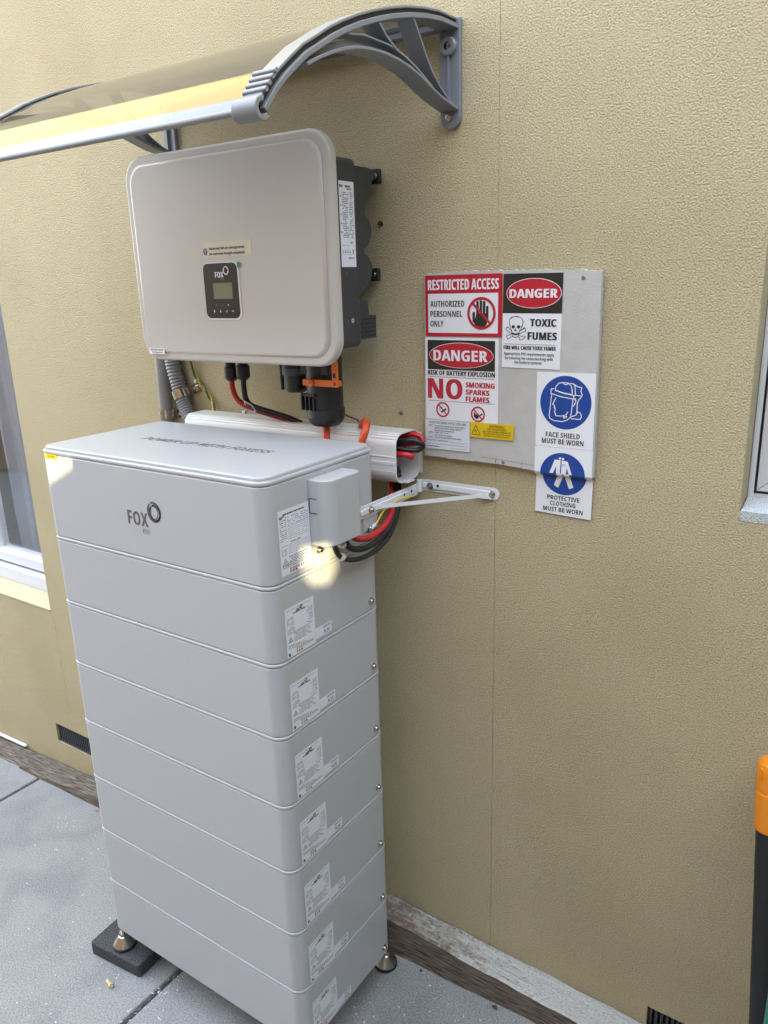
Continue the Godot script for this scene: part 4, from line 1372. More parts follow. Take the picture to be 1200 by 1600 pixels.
	part(tube([Vector3(-0.08, 1.17, 0.030), Vector3(-0.012, 1.188, 0.030), Vector3(0.012, 1.193, 0.031), Vector3(0.028, 1.188, 0.028), Vector3(0.030, 1.178, 0.030), Vector3(0.012, 1.176, 0.036), Vector3(-0.08, 1.16, 0.035)], 0.0052), "sheath", M.red_cable, t)
	t = thing("cable_loop", "short red cable end poking from the trunking below the black loop", "cable", Vector3.ZERO, "cables spilling from the trunking end")
	part(tube([Vector3(-0.08, 1.150, 0.06), Vector3(-0.01, 1.158, 0.064), Vector3(0.010, 1.160, 0.063), Vector3(0.020, 1.158, 0.058), Vector3(0.0235, 1.154, 0.052)], 0.0060), "sheath", M.red_cable, t)
	t = thing("cable_loop", "black cable bend inside the open trunking end", "cable", Vector3.ZERO, "cables spilling from the trunking end")
	part(tube([Vector3(-0.08, 1.14, 0.06), Vector3(-0.012, 1.137, 0.066), Vector3(-0.004, 1.130, 0.064), Vector3(-0.012, 1.122, 0.058), Vector3(-0.08, 1.12, 0.05)], 0.0052), "sheath", M.black_cable, t)
	# bundle from the trunking down and round to the battery side
	t = thing("battery_lead", "red lead swinging from the trunking to the battery side cover", "cable", Vector3.ZERO, "leads into the battery side cover")
	part(tube([Vector3(-0.034, 1.112, 0.040), Vector3(-0.032, 1.094, 0.046), Vector3(-0.018, 1.076, 0.064), Vector3(0.006, 1.062, 0.100), Vector3(0.016, 1.048, 0.132), Vector3(0.019, 1.0385, 0.168), Vector3(0.019, 1.038, 0.205), Vector3(0.019, 1.050, 0.240), Vector3(0.019, 1.075, 0.255)], 0.0058), "sheath", M.red_cable, t)
	t = thing("battery_lead", "black lead hanging just below the red one to the side cover", "cable", Vector3.ZERO, "leads into the battery side cover")
	part(tube([Vector3(-0.024, 1.112, 0.038), Vector3(-0.021, 1.093, 0.044), Vector3(-0.006, 1.072, 0.066), Vector3(0.014, 1.052, 0.106), Vector3(0.023, 1.036, 0.142), Vector3(0.026, 1.0265, 0.182), Vector3(0.026, 1.026, 0.225), Vector3(0.025, 1.040, 0.262), Vector3(0.024, 1.072, 0.276)], 0.0055), "sheath", M.black_cable, t)
	t = thing("battery_lead", "lowest black lead sagging farthest under the side cover", "cable", Vector3.ZERO, "leads into the battery side cover")
	part(tube([Vector3(-0.022, 1.112, 0.030), Vector3(-0.015, 1.085, 0.042), Vector3(0.004, 1.060, 0.075), Vector3(0.020, 1.038, 0.116), Vector3(0.029, 1.022, 0.156), Vector3(0.031, 1.0125, 0.205), Vector3(0.030, 1.016, 0.255), Vector3(0.026, 1.034, 0.292), Vector3(0.022, 1.072, 0.304)], 0.0045), "sheath", M.black_cable, t)
	t = thing("earth_lead", "thin yellow lead bolted to the battery side plate", "wire", Vector3.ZERO)
	part(tube([Vector3(0.030, 1.083, 0.070), Vector3(0.018, 1.080, 0.100), Vector3(0.011, 1.070, 0.132), Vector3(0.0085, 1.055, 0.150), Vector3(0.008, 1.046, 0.162)], 0.0022, 8, 8), "sheath", M.yellow_cable, t)
	part(tube([Vector3(0.008, 1.050, 0.158), Vector3(0.007, 1.0455, 0.167), Vector3(0.007, 1.0445, 0.172)], 0.0032, 6, 8), "lug", M.sticker_white, t)
	for e in [["white tie wrapped round the leads just under the trunking", Vector3(-0.037, 1.108, 0.046), Vector3(0.0, 0, 20)], ["white tie on the black leads under the side cover", Vector3(0.0255, 1.050, 0.281), Vector3(20, 0, 0)], ["lower white tie on the sagging black lead", Vector3(0.0275, 1.030, 0.2855), Vector3(30, 0, 0)]]:
		var s := slab(Vector3(-0.006, -0.0035, -0.006), Vector3(0.006, 0.0035, 0.006), 0.004, 0.001, 1, 4)
		solo(s, "cable_tie", M.cable_tie, e[0], "cable tie", e[1], e[2], "white cable ties")

func shelf_bracket() -> void:
	var t := thing("shelf_bracket", "white steel shelf bracket tying the battery to the wall", "bracket")
	# wall arm, in XY
	var yc := 1.0885
	part(extrude(rrect(0.176, 0.0235, 0.0115, 6, Vector2(0.0905, yc)), 0.0016, 0.0006, 2), "wall_arm", M.white_enamel, t, Vector3(0, 0, 0.0006))
	part(extrude(rrect(0.150, 0.0125, 0.006, 6, Vector2(0.088, yc)), 0.0046, 0.0026, 3), "wall_arm", M.white_enamel, t, Vector3(0, 0, 0.0012))
	# side arm, along the battery
	part(extrude(rrect(0.205, 0.0235, 0.004, 4, Vector2(-0.104, 1.0795)), 0.0016, 0.0006, 2), "side_arm", M.white_enamel, t, Vector3(0.0034, 0, 0), Vector3(0, 90, 0))
	part(extrude(rrect(0.180, 0.0125, 0.006, 6, Vector2(-0.112, 1.0800)), 0.0046, 0.0026, 3), "side_arm", M.white_enamel, t, Vector3(0.0042, 0, 0), Vector3(0, 90, 0))
	# rounded bend where they meet
	part(slab(Vector3(0.0034, 1.074, 0.0006), Vector3(0.014, 1.0995, 0.012), 0.004, 0.002, 1, 4), "bend", M.white_enamel, t)
	# flat brace
	var a := Vector3(0.0125, 1.0800, 0.143)
	var b := Vector3(0.142, 1.0850, 0.0145)
	var st := begin()
	var d := (b - a).normalized()
	var nn := Vector3(-d.z, 0, d.x).normalized() * -1.0
	var wv := Vector3.UP * 0.0036
	var th := nn * 0.0008
	var rows := []
	for e in [[a - Vector3(0.009, 0, -0.022), 1.5], [a, 1.0], [b, 1.0], [b + Vector3(0.022, 0.0, -0.0085), 1.5]]:
		rows.append([e[0] - wv * e[1] - th, e[0] + wv * e[1] - th, e[0] + wv * e[1] + th, e[0] - wv * e[1] + th])
	for i in 3:
		for k in 4:
			quad(st, rows[i][k], rows[i][(k + 1) % 4], rows[i + 1][(k + 1) % 4], rows[i + 1][k])
	quad(st, rows[0][3], rows[0][2], rows[0][1], rows[0][0])
	quad(st, rows[3][0], rows[3][1], rows[3][2], rows[3][3])
	part(st.commit(), "brace", M.white_enamel, t)
	var hexs := lathe([Vector2(0, 0.006), Vector2(0.0042, 0.006), Vector2(0.0048, 0.0045), Vector2(0.0048, 0.0015), Vector2(0.0075, 0.0012), Vector2(0.0075, 0.0)], 6)
	part(hexs, "bolt", M.dull_steel, t, Vector3(0.0325, 1.0885, 0.0055), Vector3(90, 0, 0))
	part(screw_mesh(), "bolt", M.zinc, t, Vector3(0.164, 1.0880, 0.0024), Vector3(90, 0, 0))
	part(screw_mesh(), "bolt", M.zinc, t, Vector3(0.0086, 1.0805, 0.172), Vector3(0, 0, -90))
	for e in [[Vector3(0.050, 1.091, 0.0062), Vector3(90, 0, 0)], [Vector3(0.0092, 1.083, 0.036), Vector3(0, 0, -90)], [Vector3(0.0092, 1.082, 0.062), Vector3(0, 0, -90)]]:
		part(lathe([Vector2(0, 0.0002), Vector2(0.003, 0.0002)], 14), "screw_hole", M.gasket, t, e[0], e[1])

# ------------------------------------------------------------------ signs
func plate(called: String, label: String, c: Vector2, w: float, h: float, z: float, m: Material, thick := 0.0005) -> MeshInstance3D:
	return solo(extrude(rrect(w, h, 0.0012, 2), thick), called, m, label, "sign", Vector3(c.x, c.y, z), Vector3.ZERO, "signs on the cement board")

func signs() -> void:
	var bd := thing("sign_board", "ragged-edged grey cement sheet screwed to the wall behind the signs", "board")
	var edge := PackedVector2Array()
	var r := RandomNumberGenerator.new()
	r.seed = 4
	var corners := [Vector2(0.026, 1.1505), Vector2(0.085, 1.149), Vector2(0.176, 1.1495), Vector2(0.254, 1.1445), Vector2(0.357, 1.143), Vector2(0.3555, 1.478), Vector2(0.33, 1.4785), Vector2(0.326, 1.4815), Vector2(0.20, 1.4835), Vector2(0.11, 1.4845), Vector2(0.0315, 1.4815)]
	for i in corners.size():
		var a: Vector2 = corners[i]
		var b: Vector2 = corners[(i + 1) % corners.size()]
		var rough := 0.0010 if i < 2 or i > 4 else 0.0006
		if i == corners.size() - 1:
			rough = 0.0004
		var k := maxi(1, int(a.distance_to(b) / 0.006))
		for j in k:
			edge.append(a.lerp(b, float(j) / k) + Vector2(r.randf_range(-0.5, 0.5), r.randf_range(-1, 1)) * rough * (1.0 if j > 0 else 0.2))
	part(extrude(edge, 0.011, 0.0, 2, 5.0), "sheet", M.cement_board, bd, Vector3(0, 0, 0.001))
	for p in [Vector2(0.326, 1.468), Vector2(0.1905, 1.1535)]:
		part(lathe([Vector2(0, 0.0012), Vector2(0.0028, 0.001), Vector2(0.0036, 0.0)], 14), "screw", M.dull_steel, bd, Vector3(p.x, p.y, 0.012), Vector3(90, 0, 0))
	part(flats(stroke([Vector2(0.146, 1.159), Vector2(0.185, 1.1575), Vector2(0.25, 1.154)], 0.0006) + stroke([Vector2(0.226, 1.160), Vector2(0.226, 1.1475)], 0.0006)), "pencil_line", M.ink_grey, bd, Vector3(0, 0, 0.0123))
	part(flats(stroke([Vector2(0.1755, 1.1585), Vector2(0.1752, 1.1505)], 0.0011)), "saw_mark", M.gasket, bd, Vector3(0, 0, 0.0124))
	var zb := 0.0125
	# --- restricted access
	var s := plate("access_sign", "red and white restricted access sign with barred hand", Vector2(0.1088, 1.4262), 0.1525, 0.1055, zb, M.sign_red)
	var X := func(px: float) -> float: return (px - 597.5) / 1035.0 * 0.1525
	var Yf := func(py: float) -> float: return -(py - 490.0) / 840.0 * 0.1055
	part(flats([PackedVector2Array([Vector2(X.call(118), Yf.call(862)), Vector2(X.call(1062), Yf.call(862)), Vector2(X.call(1062), Yf.call(322)), Vector2(X.call(118), Yf.call(322))])]), "white_field", M.sign_white, s, Vector3(0, 0, 0.0007))
	text("RESTRICTED ACCESS", X.call(594), Yf.call(202), 0.1395, 0.0178, 0.0006, M.sign_white, s, true, 0, "lettering", 0.0003)
	for e in [["AUTHORIZED", 460.0, 470.0], ["PERSONNEL", 598.0, 442.0], ["ONLY", 735.0, 184.0]]:
		text(e[0], X.call(150), Yf.call(e[1]), e[2] / 1035.0 * 0.1525, 0.0102, 0.0008, M.ink, s, true, -1)
	var c := Vector2(X.call(848), Yf.call(592))
	var hand := []
	for e in [[-0.0075, 0.0008, 0.0205], [-0.0012, 0.0008, 0.0222], [0.0050, 0.0006, 0.0210], [0.0112, -0.0035, 0.0128]]:
		hand.append(rrect(0.0050, e[2] - e[1] + 0.006, 0.0024, 4, c + Vector2(e[0], (e[2] + e[1]) / 2 - 0.003)))
	hand.append(rrect(0.0050, 0.018, 0.0024, 4, c + Vector2(-0.0148, -0.0062)))
	hand.append(PackedVector2Array([c + Vector2(-0.0172, -0.009), c + Vector2(-0.0125, -0.0105), c + Vector2(-0.0098, 0.0), c + Vector2(0.0135, 0.0), c + Vector2(0.0135, -0.010), c + Vector2(0.0098, -0.019), c + Vector2(0.0040, -0.0238), c + Vector2(-0.0070, -0.0238), c + Vector2(-0.0128, -0.019)]))
	for k in hand.size():
		part(flats([hand[k]]), "hand_pictogram", M.sign_black, s, Vector3(0, 0, 0.0009 + 0.00003 * k))
	part(flats(ringp(0.0228, 0.0276, c)), "ring", M.sign_red_flat, s, Vector3(0, 0, 0.0013))
	part(flats(stroke([c + Vector2(-0.0172, 0.0172), c + Vector2(0.0172, -0.0172)], 0.0042)), "bar", M.sign_red_flat, s, Vector3(0, 0, 0.00135))
	# --- danger, battery explosion
	s = plate("danger_sign", "white danger sign reading no smoking, sparks, flames", Vector2(0.1050, 1.2965), 0.148, 0.149, zb, M.sign_white)
	X = func(px: float) -> float: return (px - 501.0) / 858.0 * 0.148
	Yf = func(py: float) -> float: return -(py - 505.0) / 970.0 * 0.149
	part(flats([PackedVector2Array([Vector2(X.call(100), Yf.call(392)), Vector2(X.call(893), Yf.call(392)), Vector2(X.call(893), Yf.call(48)), Vector2(X.call(100), Yf.call(48))])]), "black_field", M.sign_black, s, Vector3(0, 0, 0.0007))
	part(flats([disc(0.0652, 0.0226, 56, Vector2(X.call(499), Yf.call(221)))]), "oval_border", M.sign_white, s, Vector3(0, 0, 0.0009))
	part(flats([disc(0.0643, 0.0217, 56, Vector2(X.call(499), Yf.call(221)))]), "red_oval", M.sign_red_flat, s, Vector3(0, 0, 0.0011))
	text("DANGER", X.call(492), Yf.call(224), 0.109, 0.0188, 0.0012, M.sign_white, s, true, 0, "lettering", 0.0005)
	text("RISK OF BATTERY EXPLOSION", X.call(497), Yf.call(430), 0.1365, 0.0082, 0.0006, M.ink, s, true, 0, "lettering", 0.0003)
	for py in [478.0, 764.0]:
		part(flats([PackedVector2Array([Vector2(X.call(105), Yf.call(py + 3)), Vector2(X.call(888), Yf.call(py + 3)), Vector2(X.call(888), Yf.call(py - 2)), Vector2(X.call(105), Yf.call(py - 2))])]), "rule", M.ink_grey, s, Vector3(0, 0, 0.0007))
	text("NO", X.call(308), Yf.call(618), 0.0700, 0.0362, 0.0006, M.sign_red_flat, s, true, 0, "lettering", 0.0013)
	for e in [["SMOKING", 556.0, 330.0], ["SPARKS", 640.0, 272.0], ["FLAMES", 722.0, 272.0]]:
		text(e[0], X.call(560), Yf.call(e[1]), e[2] / 858.0 * 0.148, 0.0092, 0.0006, M.sign_red_flat, s, true, -1, "lettering", 0.0004)
	for k in 2:
		c = Vector2(X.call(280 if k == 0 else 702), Yf.call(868 if k == 0 else 893))
		var pic := []
		if k == 0:
			pic += stroke([c + Vector2(-0.0035, -0.0052), c + Vector2(0.007, 0.0015)], 0.0034)
			pic += stroke([c + Vector2(-0.0055, -0.001), c + Vector2(-0.007, 0.002), c + Vector2(-0.0025, 0.0036), c + Vector2(-0.001, 0.0072)], 0.0010)
		else:
			pic.append(PackedVector2Array([c + Vector2(-0.0088, 0.002), c + Vector2(-0.0082, -0.005), c + Vector2(-0.003, -0.0092), c + Vector2(0.002, -0.0065), c + Vector2(0.0008, -0.003), c + Vector2(-0.0028, 0.0004), c + Vector2(-0.0045, -0.001), c + Vector2(-0.0066, 0.0034)]))
			pic += stroke([c + Vector2(0.000, -0.0045), c + Vector2(0.0092, 0.0012)], 0.0026)
		for j in pic.size():
			part(flats([pic[j]]), "pictogram", M.sign_black, s, Vector3(0, 0, 0.0007 + j * 0.00004))
		part(flats(ringp(0.0112, 0.0142, c)), "ring", M.sign_red_flat, s, Vector3(0, 0, 0.0010))
		part(flats(stroke([c + Vector2(-0.0088, 0.0088), c + Vector2(0.0088, -0.0088)], 0.0024)), "bar", M.sign_red_flat, s, Vector3(0, 0, 0.00105))
	# --- shutdown procedure
	s = plate("procedure_sign", "small pale shutdown procedure plate with ruled lines", Vector2(0.0765, 1.1932), 0.0935, 0.0552, zb + 0.0008, M.sign_white_matt, 0.001)
	text("SHUTDOWN PROCEDURE", 0.0005, 0.0228, 0.079, 0.0046, 0.001, M.ink_grey, s, false)
	var lines := [["STEP 1:", -0.040, 0.0165, 0.0105], ["Turn off the INVERTER AC ISOLATOR or", -0.027, 0.0165, 0.065], ["INVERTER SUPPLY MAIN SWITCH", -0.027, 0.0120, 0.057], ["located in the switchboard.", -0.027, 0.0078, 0.042], ["STEP 2:", -0.040, 0.0035, 0.0105], ["Isolate the PV array:", -0.027, 0.0035, 0.030], ["Turn off the DC isolator.", -0.027, -0.0008, 0.038], ["STEP 3:", -0.040, -0.0052, 0.0105], ["Turn off the BATTERY DC ISOLATOR.", -0.027, -0.0052, 0.057], ["Manufacturer/Supplier Name:", -0.0435, -0.0112, 0.046], ["Contact Number:", -0.0435, -0.0222, 0.028]]
	for e in lines:
		text(e[0], e[1], e[2], e[3], 0.0031, 0.001, M.ink_grey, s, false, -1)
	for e in [[0.004, -0.0128, 0.042], [-0.0435, -0.0182, 0.042], [0.008, -0.0238, 0.042]]:
		part(flats([PackedVector2Array([Vector2(e[0], e[1]), Vector2(e[2], e[1]), Vector2(e[2], e[1] + 0.0005), Vector2(e[0], e[1] + 0.0005)])]), "rule", M.ink_grey, s, Vector3(0, 0, 0.0012))
	# --- arc flash
	s = plate("warning_sign", "small yellow arc flash warning plate", Vector2(0.1678, 1.2087), 0.0858, 0.0275, zb + 0.0008, M.sign_yellow, 0.0016)
	part(flats(stroke([Vector2(-0.0395, -0.0085), Vector2(-0.0232, -0.0085), Vector2(-0.0313, 0.0088), Vector2(-0.0394, -0.0082)], 0.0012)), "triangle", M.ink_brown, s, Vector3(0, 0, 0.0018))
	part(flats([PackedVector2Array([Vector2(-0.0322, 0.0024), Vector2(-0.0342, -0.003), Vector2(-0.0312, -0.002), Vector2(-0.0322, -0.0064), Vector2(-0.0292, -0.0006), Vector2(-0.0312, -0.001)])]), "flash", M.ink_brown, s, Vector3(0, 0, 0.0018))
	for e in [["WARNING", 0.0085, 0.030, 0.0046], ["ARC FLASH HAZARD", 0.0033, 0.037, 0.0033], ["ARC FLASH HAZARD. APPROPRIATE", -0.0012, 0.055, 0.0028], ["PPE AND TOOLS REQUIRED WHILE", -0.0055, 0.054, 0.0028], ["WORKING ON THIS EQUIPMENT", -0.0097, 0.050, 0.0028]]:
		text(e[0], 0.0105, e[1], e[2], e[3], 0.0016, M.ink_brown, s, false)
	# --- toxic fumes
	s = plate("fumes_sign", "black and white toxic fumes danger sign with skull", Vector2(0.2392, 1.3998), 0.1060, 0.1550, zb, M.sign_white)
	s.rotation_degrees.z = -0.5
	X = func(px: float) -> float: return (px - 505.0) / 892.0 * 0.106
	Yf = func(py: float) -> float: return -(py - 795.0) / 1470.0 * 0.155
	part(flats([PackedVector2Array([Vector2(-0.0530, Yf.call(668)), Vector2(0.0530, Yf.call(668)), Vector2(0.0530, 0.0775), Vector2(-0.0530, 0.0775)])]), "black_field", M.sign_black, s, Vector3(0, 0, 0.0007))
	part(flats([disc(0.0492, 0.0242, 56, Vector2(X.call(525), Yf.call(361)))]), "oval_border", M.sign_white, s, Vector3(0, 0, 0.0009))
	part(flats([disc(0.0482, 0.0232, 56, Vector2(X.call(525), Yf.call(361)))]), "red_oval", M.sign_red_flat, s, Vector3(0, 0, 0.0011))
	text("DANGER", X.call(522), Yf.call(364), 0.0848, 0.0140, 0.0012, M.sign_white, s, true, 0, "lettering", 0.0005)
	text("TOXIC", X.call(682), Yf.call(812), 0.0462, 0.0120, 0.0006, M.ink, s, true, 0, "lettering", 0.0005)
	text("FUMES", X.call(672), Yf.call(1018), 0.0512, 0.0124, 0.0006, M.ink, s, true, 0, "lettering", 0.0005)
	part(flats([PackedVector2Array([Vector2(X.call(92), Yf.call(1156)), Vector2(X.call(880), Yf.call(1156)), Vector2(X.call(880), Yf.call(1149)), Vector2(X.call(92), Yf.call(1149))])]), "rule", M.ink_grey, s, Vector3(0, 0, 0.0007))
	text("FIRE WILL CAUSE TOXIC FUMES", X.call(483), Yf.call(1208), 0.0945, 0.0062, 0.0006, M.ink, s, true, 0, "lettering", 0.00025)
	text("Appropriate PPE requirements apply", X.call(478), Yf.call(1312), 0.0920, 0.0068, 0.0006, M.ink_grey, s)
	text("for entering the room/working with", X.call(475), Yf.call(1382), 0.0880, 0.0066, 0.0006, M.ink_grey, s)
	text("the battery systems", X.call(467), Yf.call(1446), 0.0505, 0.0066, 0.0006, M.ink_grey, s)
	var P := func(px: float, py: float) -> Vector2: return Vector2(X.call(px), Yf.call(py))
	var sk := []
	var lw := 0.0010
	# bones first, then the skull over them
	for b in [[[110, 905], [150, 960], [335, 1050], [330, 1085], [372, 1080], [420, 1040], [395, 1020], [360, 1030], [180, 930], [150, 885], [132, 885], [112, 903]], [[125, 1020], [155, 1015], [360, 930], [400, 890], [415, 900], [425, 945], [400, 955], [190, 1045], [150, 1080], [120, 1022]]]:
		var pl := []
		for q in b:
			pl.append(P.call(q[0], q[1]))
		part(flats([PackedVector2Array(pl)]), "bone_fill", M.sign_white, s, Vector3(0, 0, 0.00066))
		sk += stroke(pl, lw)
	part(flats(sk), "bones_pictogram", M.ink, s, Vector3(0, 0, 0.0008))
	var head := []
	for q in [[188, 900], [178, 850], [165, 815], [168, 765], [195, 735], [235, 720], [285, 718], [335, 730], [370, 758], [382, 800], [372, 840], [360, 862], [355, 915], [325, 940], [322, 985], [310, 1030], [265, 1045], [220, 1028], [212, 985], [205, 935], [189, 902]]:
		head.append(P.call(q[0], q[1]))
	part(flats([PackedVector2Array(head)]), "skull_fill", M.sign_white, s, Vector3(0, 0, 0.0009))
	part(flats(stroke(head, lw)), "skull_pictogram", M.ink, s, Vector3(0, 0, 0.0010))
	part(flats([disc(0.0032, 0.0030, 18, P.call(230, 880)), disc(0.0032, 0.0030, 18, P.call(313, 880)), PackedVector2Array([P.call(245, 948), P.call(262, 900), P.call(284, 946), P.call(265, 938)]), PackedVector2Array([P.call(212, 968), P.call(268, 985), P.call(322, 968), P.call(318, 1000), P.call(268, 1012), P.call(216, 998)])]), "skull_pictogram", M.ink, s, Vector3(0, 0, 0.0011))
	# --- face shield
	s = plate("shield_sign", "white sign with blue disc, face shield must be worn", Vector2(0.3030, 1.2540), 0.1025, 0.127, zb, M.sign_white)
	X = func(px: float) -> float: return (px - 353.0) / 606.0 * 0.1025
	Yf = func(py: float) -> float: return -(py - 440.0) / 800.0 * 0.127
	P = func(px: float, py: float) -> Vector2: return Vector2(X.call(px), Yf.call(py))
	part(flats([disc(0.0450, 0.0450, 64, P.call(358, 355))]), "blue_disc", M.sign_blue, s, Vector3(0, 0, 0.0007))
	var sw := 0.0015
	var ln := []
	for b in [[[248, 225], [252, 190], [285, 150], [330, 142], [380, 145], [415, 180], [425, 220], [425, 262], [330, 250], [250, 226]], [[330, 152], [355, 165], [385, 150]], [[395, 148], [430, 150], [452, 175], [458, 270]], [[430, 148], [480, 180], [520, 185], [512, 225], [528, 262], [510, 300], [495, 310], [480, 360], [482, 440], [470, 480]], [[235, 212], [205, 215], [203, 262], [300, 290], [440, 310], [440, 272], [330, 255], [245, 228]], [[440, 290], [452, 268], [515, 272]], [[212, 268], [192, 500], [200, 530], [245, 552], [330, 556], [385, 535], [418, 500], [436, 312]], [[258, 305], [240, 345], [226, 378], [245, 388], [240, 410], [255, 430], [246, 455], [262, 498], [320, 498], [370, 480], [388, 448]], [[445, 305], [462, 305], [466, 330], [455, 365], [435, 388]], [[418, 500], [470, 478], [492, 440], [520, 455], [528, 490], [518, 518], [420, 518]], [[340, 515], [345, 500], [382, 498], [362, 515], [340, 516]]]:
		var pl := []
		for q in b:
			pl.append(P.call(q[0], q[1]))
		ln += stroke(pl, sw)
	for k in ln.size():
		part(flats([ln[k]]), "shield_pictogram", M.sign_white, s, Vector3(0, 0, 0.0008 + 0.00002 * k))
	part(flats(stroke([P.call(462, 284), P.call(508, 284)], 0.0022)), "shield_pictogram", M.sign_black, s, Vector3(0, 0, 0.0012))
	text("FACE SHIELD", X.call(340), Yf.call(705), 0.0605, 0.0086, 0.0006, M.ink, s, true)
	text("MUST BE WORN", X.call(340), Yf.call(776), 0.0745, 0.0088, 0.0006, M.ink, s, true)
	# --- protective clothing: half on the board, half pressed back onto the wall
	s = solo(extrude(rrect(0.1035, 0.0455, 0.0008, 2, Vector2(0, 0.0247)), 0.0005), "clothing_sign", M.sign_white, "sign with blue disc, protective clothing, folded over the board's lower edge", "sign", Vector3(0.3030, 1.1425, zb), Vector3.ZERO, "signs on the cement board")
	var zl := -0.0100
	# the fold runs over the board edge and down to the wall
	var fold := begin()
	var fp := [Vector2(0.0026, 0.0003), Vector2(0.0006, -0.0001), Vector2(-0.0012, -0.0012), Vector2(-0.0030, -0.0040), Vector2(-0.0046, -0.0080), Vector2(-0.0062, zl + 0.0003)]
	for i in fp.size() - 1:
		quad(fold, Vector3(-0.05175, fp[i + 1].x, fp[i + 1].y), Vector3(0.05175, fp[i + 1].x, fp[i + 1].y), Vector3(0.05175, fp[i].x, fp[i].y), Vector3(-0.05175, fp[i].x, fp[i].y))
	part(fold.commit(), "fold", M.sign_white, s)
	part(extrude(PackedVector2Array([Vector2(-0.0530, -0.0735), Vector2(0.0500, -0.0765), Vector2(0.0510, -0.0060), Vector2(-0.0520, -0.0060)]), 0.0004), "lower_half", M.sign_white, s, Vector3(0, 0, zl))
	var dc := Vector2(-0.0005, 0.0005)
	var blue := disc(0.0405, 0.0385, 64, dc)
	var up := PackedVector2Array([Vector2(-0.1, 0.0020), Vector2(0.1, 0.0020), Vector2(0.1, 0.1), Vector2(-0.1, 0.1)])
	var down := PackedVector2Array([Vector2(-0.1, -0.1), Vector2(0.1, -0.1), Vector2(0.1, -0.0062), Vector2(-0.1, -0.0062)])
	part(flats(Geometry2D.intersect_polygons(blue, up)), "blue_disc", M.sign_blue, s, Vector3(0, 0, 0.0007))
	part(flats(Geometry2D.intersect_polygons(blue, down)), "blue_disc", M.sign_blue, s, Vector3(0, 0, zl + 0.0006))
	var fb := begin()
	for i in fp.size() - 1:
		var w0 := 0.0402
		quad(fb, Vector3(dc.x - w0, fp[i + 1].x, fp[i + 1].y + 0.0004), Vector3(dc.x + w0, fp[i + 1].x, fp[i + 1].y + 0.0004), Vector3(dc.x + w0, fp[i].x, fp[i].y + 0.0004), Vector3(dc.x - w0, fp[i].x, fp[i].y + 0.0004))
	part(fb.commit(), "blue_disc", M.sign_blue, s)
	# coat and trousers; drawn in the zoomed picture's pixels about the disc centre
	var K := func(px: float, py: float) -> Vector2: return dc + Vector2((px - 342.0) / 496.0 * 0.0810, -(py - 1098.0) / 455.0 * 0.0770)
	var coat := []
	for b in [[[255, 945], [322, 945], [316, 1094], [275, 1094], [273, 1010], [240, 1094], [198, 1094], [230, 1010]], [[334, 945], [400, 955], [428, 1030], [448, 1094], [415, 1094], [392, 1020], [382, 1094], [330, 1094]]]:
		var pl := PackedVector2Array()
		for q in b:
			pl.append(K.call(q[0], minf(q[1], 1088.0)))
		coat.append(pl)
	coat.append(disc(0.0022, 0.0020, 16, K.call(312, 927)))
	coat.append(disc(0.0022, 0.0020, 16, K.call(346, 930)))
	part(flats(coat), "coat_pictogram", M.sign_white, s, Vector3(0, 0, 0.0010))
	part(flats(stroke([K.call(344, 985), K.call(373, 987), K.call(371, 1005), K.call(344, 1003), K.call(344, 986)], 0.0006)), "pocket_pictogram", M.sign_blue, s, Vector3(0, 0, 0.0012))
	var legs := []
	for b in [[[262, 1136], [326, 1136], [280, 1252], [230, 1228]], [[352, 1136], [412, 1136], [448, 1232], [400, 1252]]]:
		var pl := PackedVector2Array()
		for q in b:
			pl.append(K.call(q[0], q[1] + 2.0))
		legs.append(pl)
	part(flats(legs), "trouser_pictogram", M.sign_white, s, Vector3(0, 0, zl + 0.0009))
	var fl := begin()
	for e in [[-0.0112, 0.0000], [0.0024, 0.0122]]:
		for i in fp.size() - 1:
			quad(fl, Vector3(e[0], fp[i + 1].x, fp[i + 1].y + 0.0007), Vector3(e[1], fp[i + 1].x, fp[i + 1].y + 0.0007), Vector3(e[1], fp[i].x, fp[i].y + 0.0007), Vector3(e[0], fp[i].x, fp[i].y + 0.0007))
	part(fl.commit(), "trouser_pictogram", M.sign_white, s)
	text("PROTECTIVE", -0.0010, -0.0442, 0.0590, 0.0078, zl + 0.0005, M.ink, s, true)
	text("CLOTHING", -0.0015, -0.0548, 0.0465, 0.0078, zl + 0.0005, M.ink, s, true)
	text("MUST BE WORN", -0.0012, -0.0657, 0.0730, 0.0080, zl + 0.0005, M.ink, s, true)

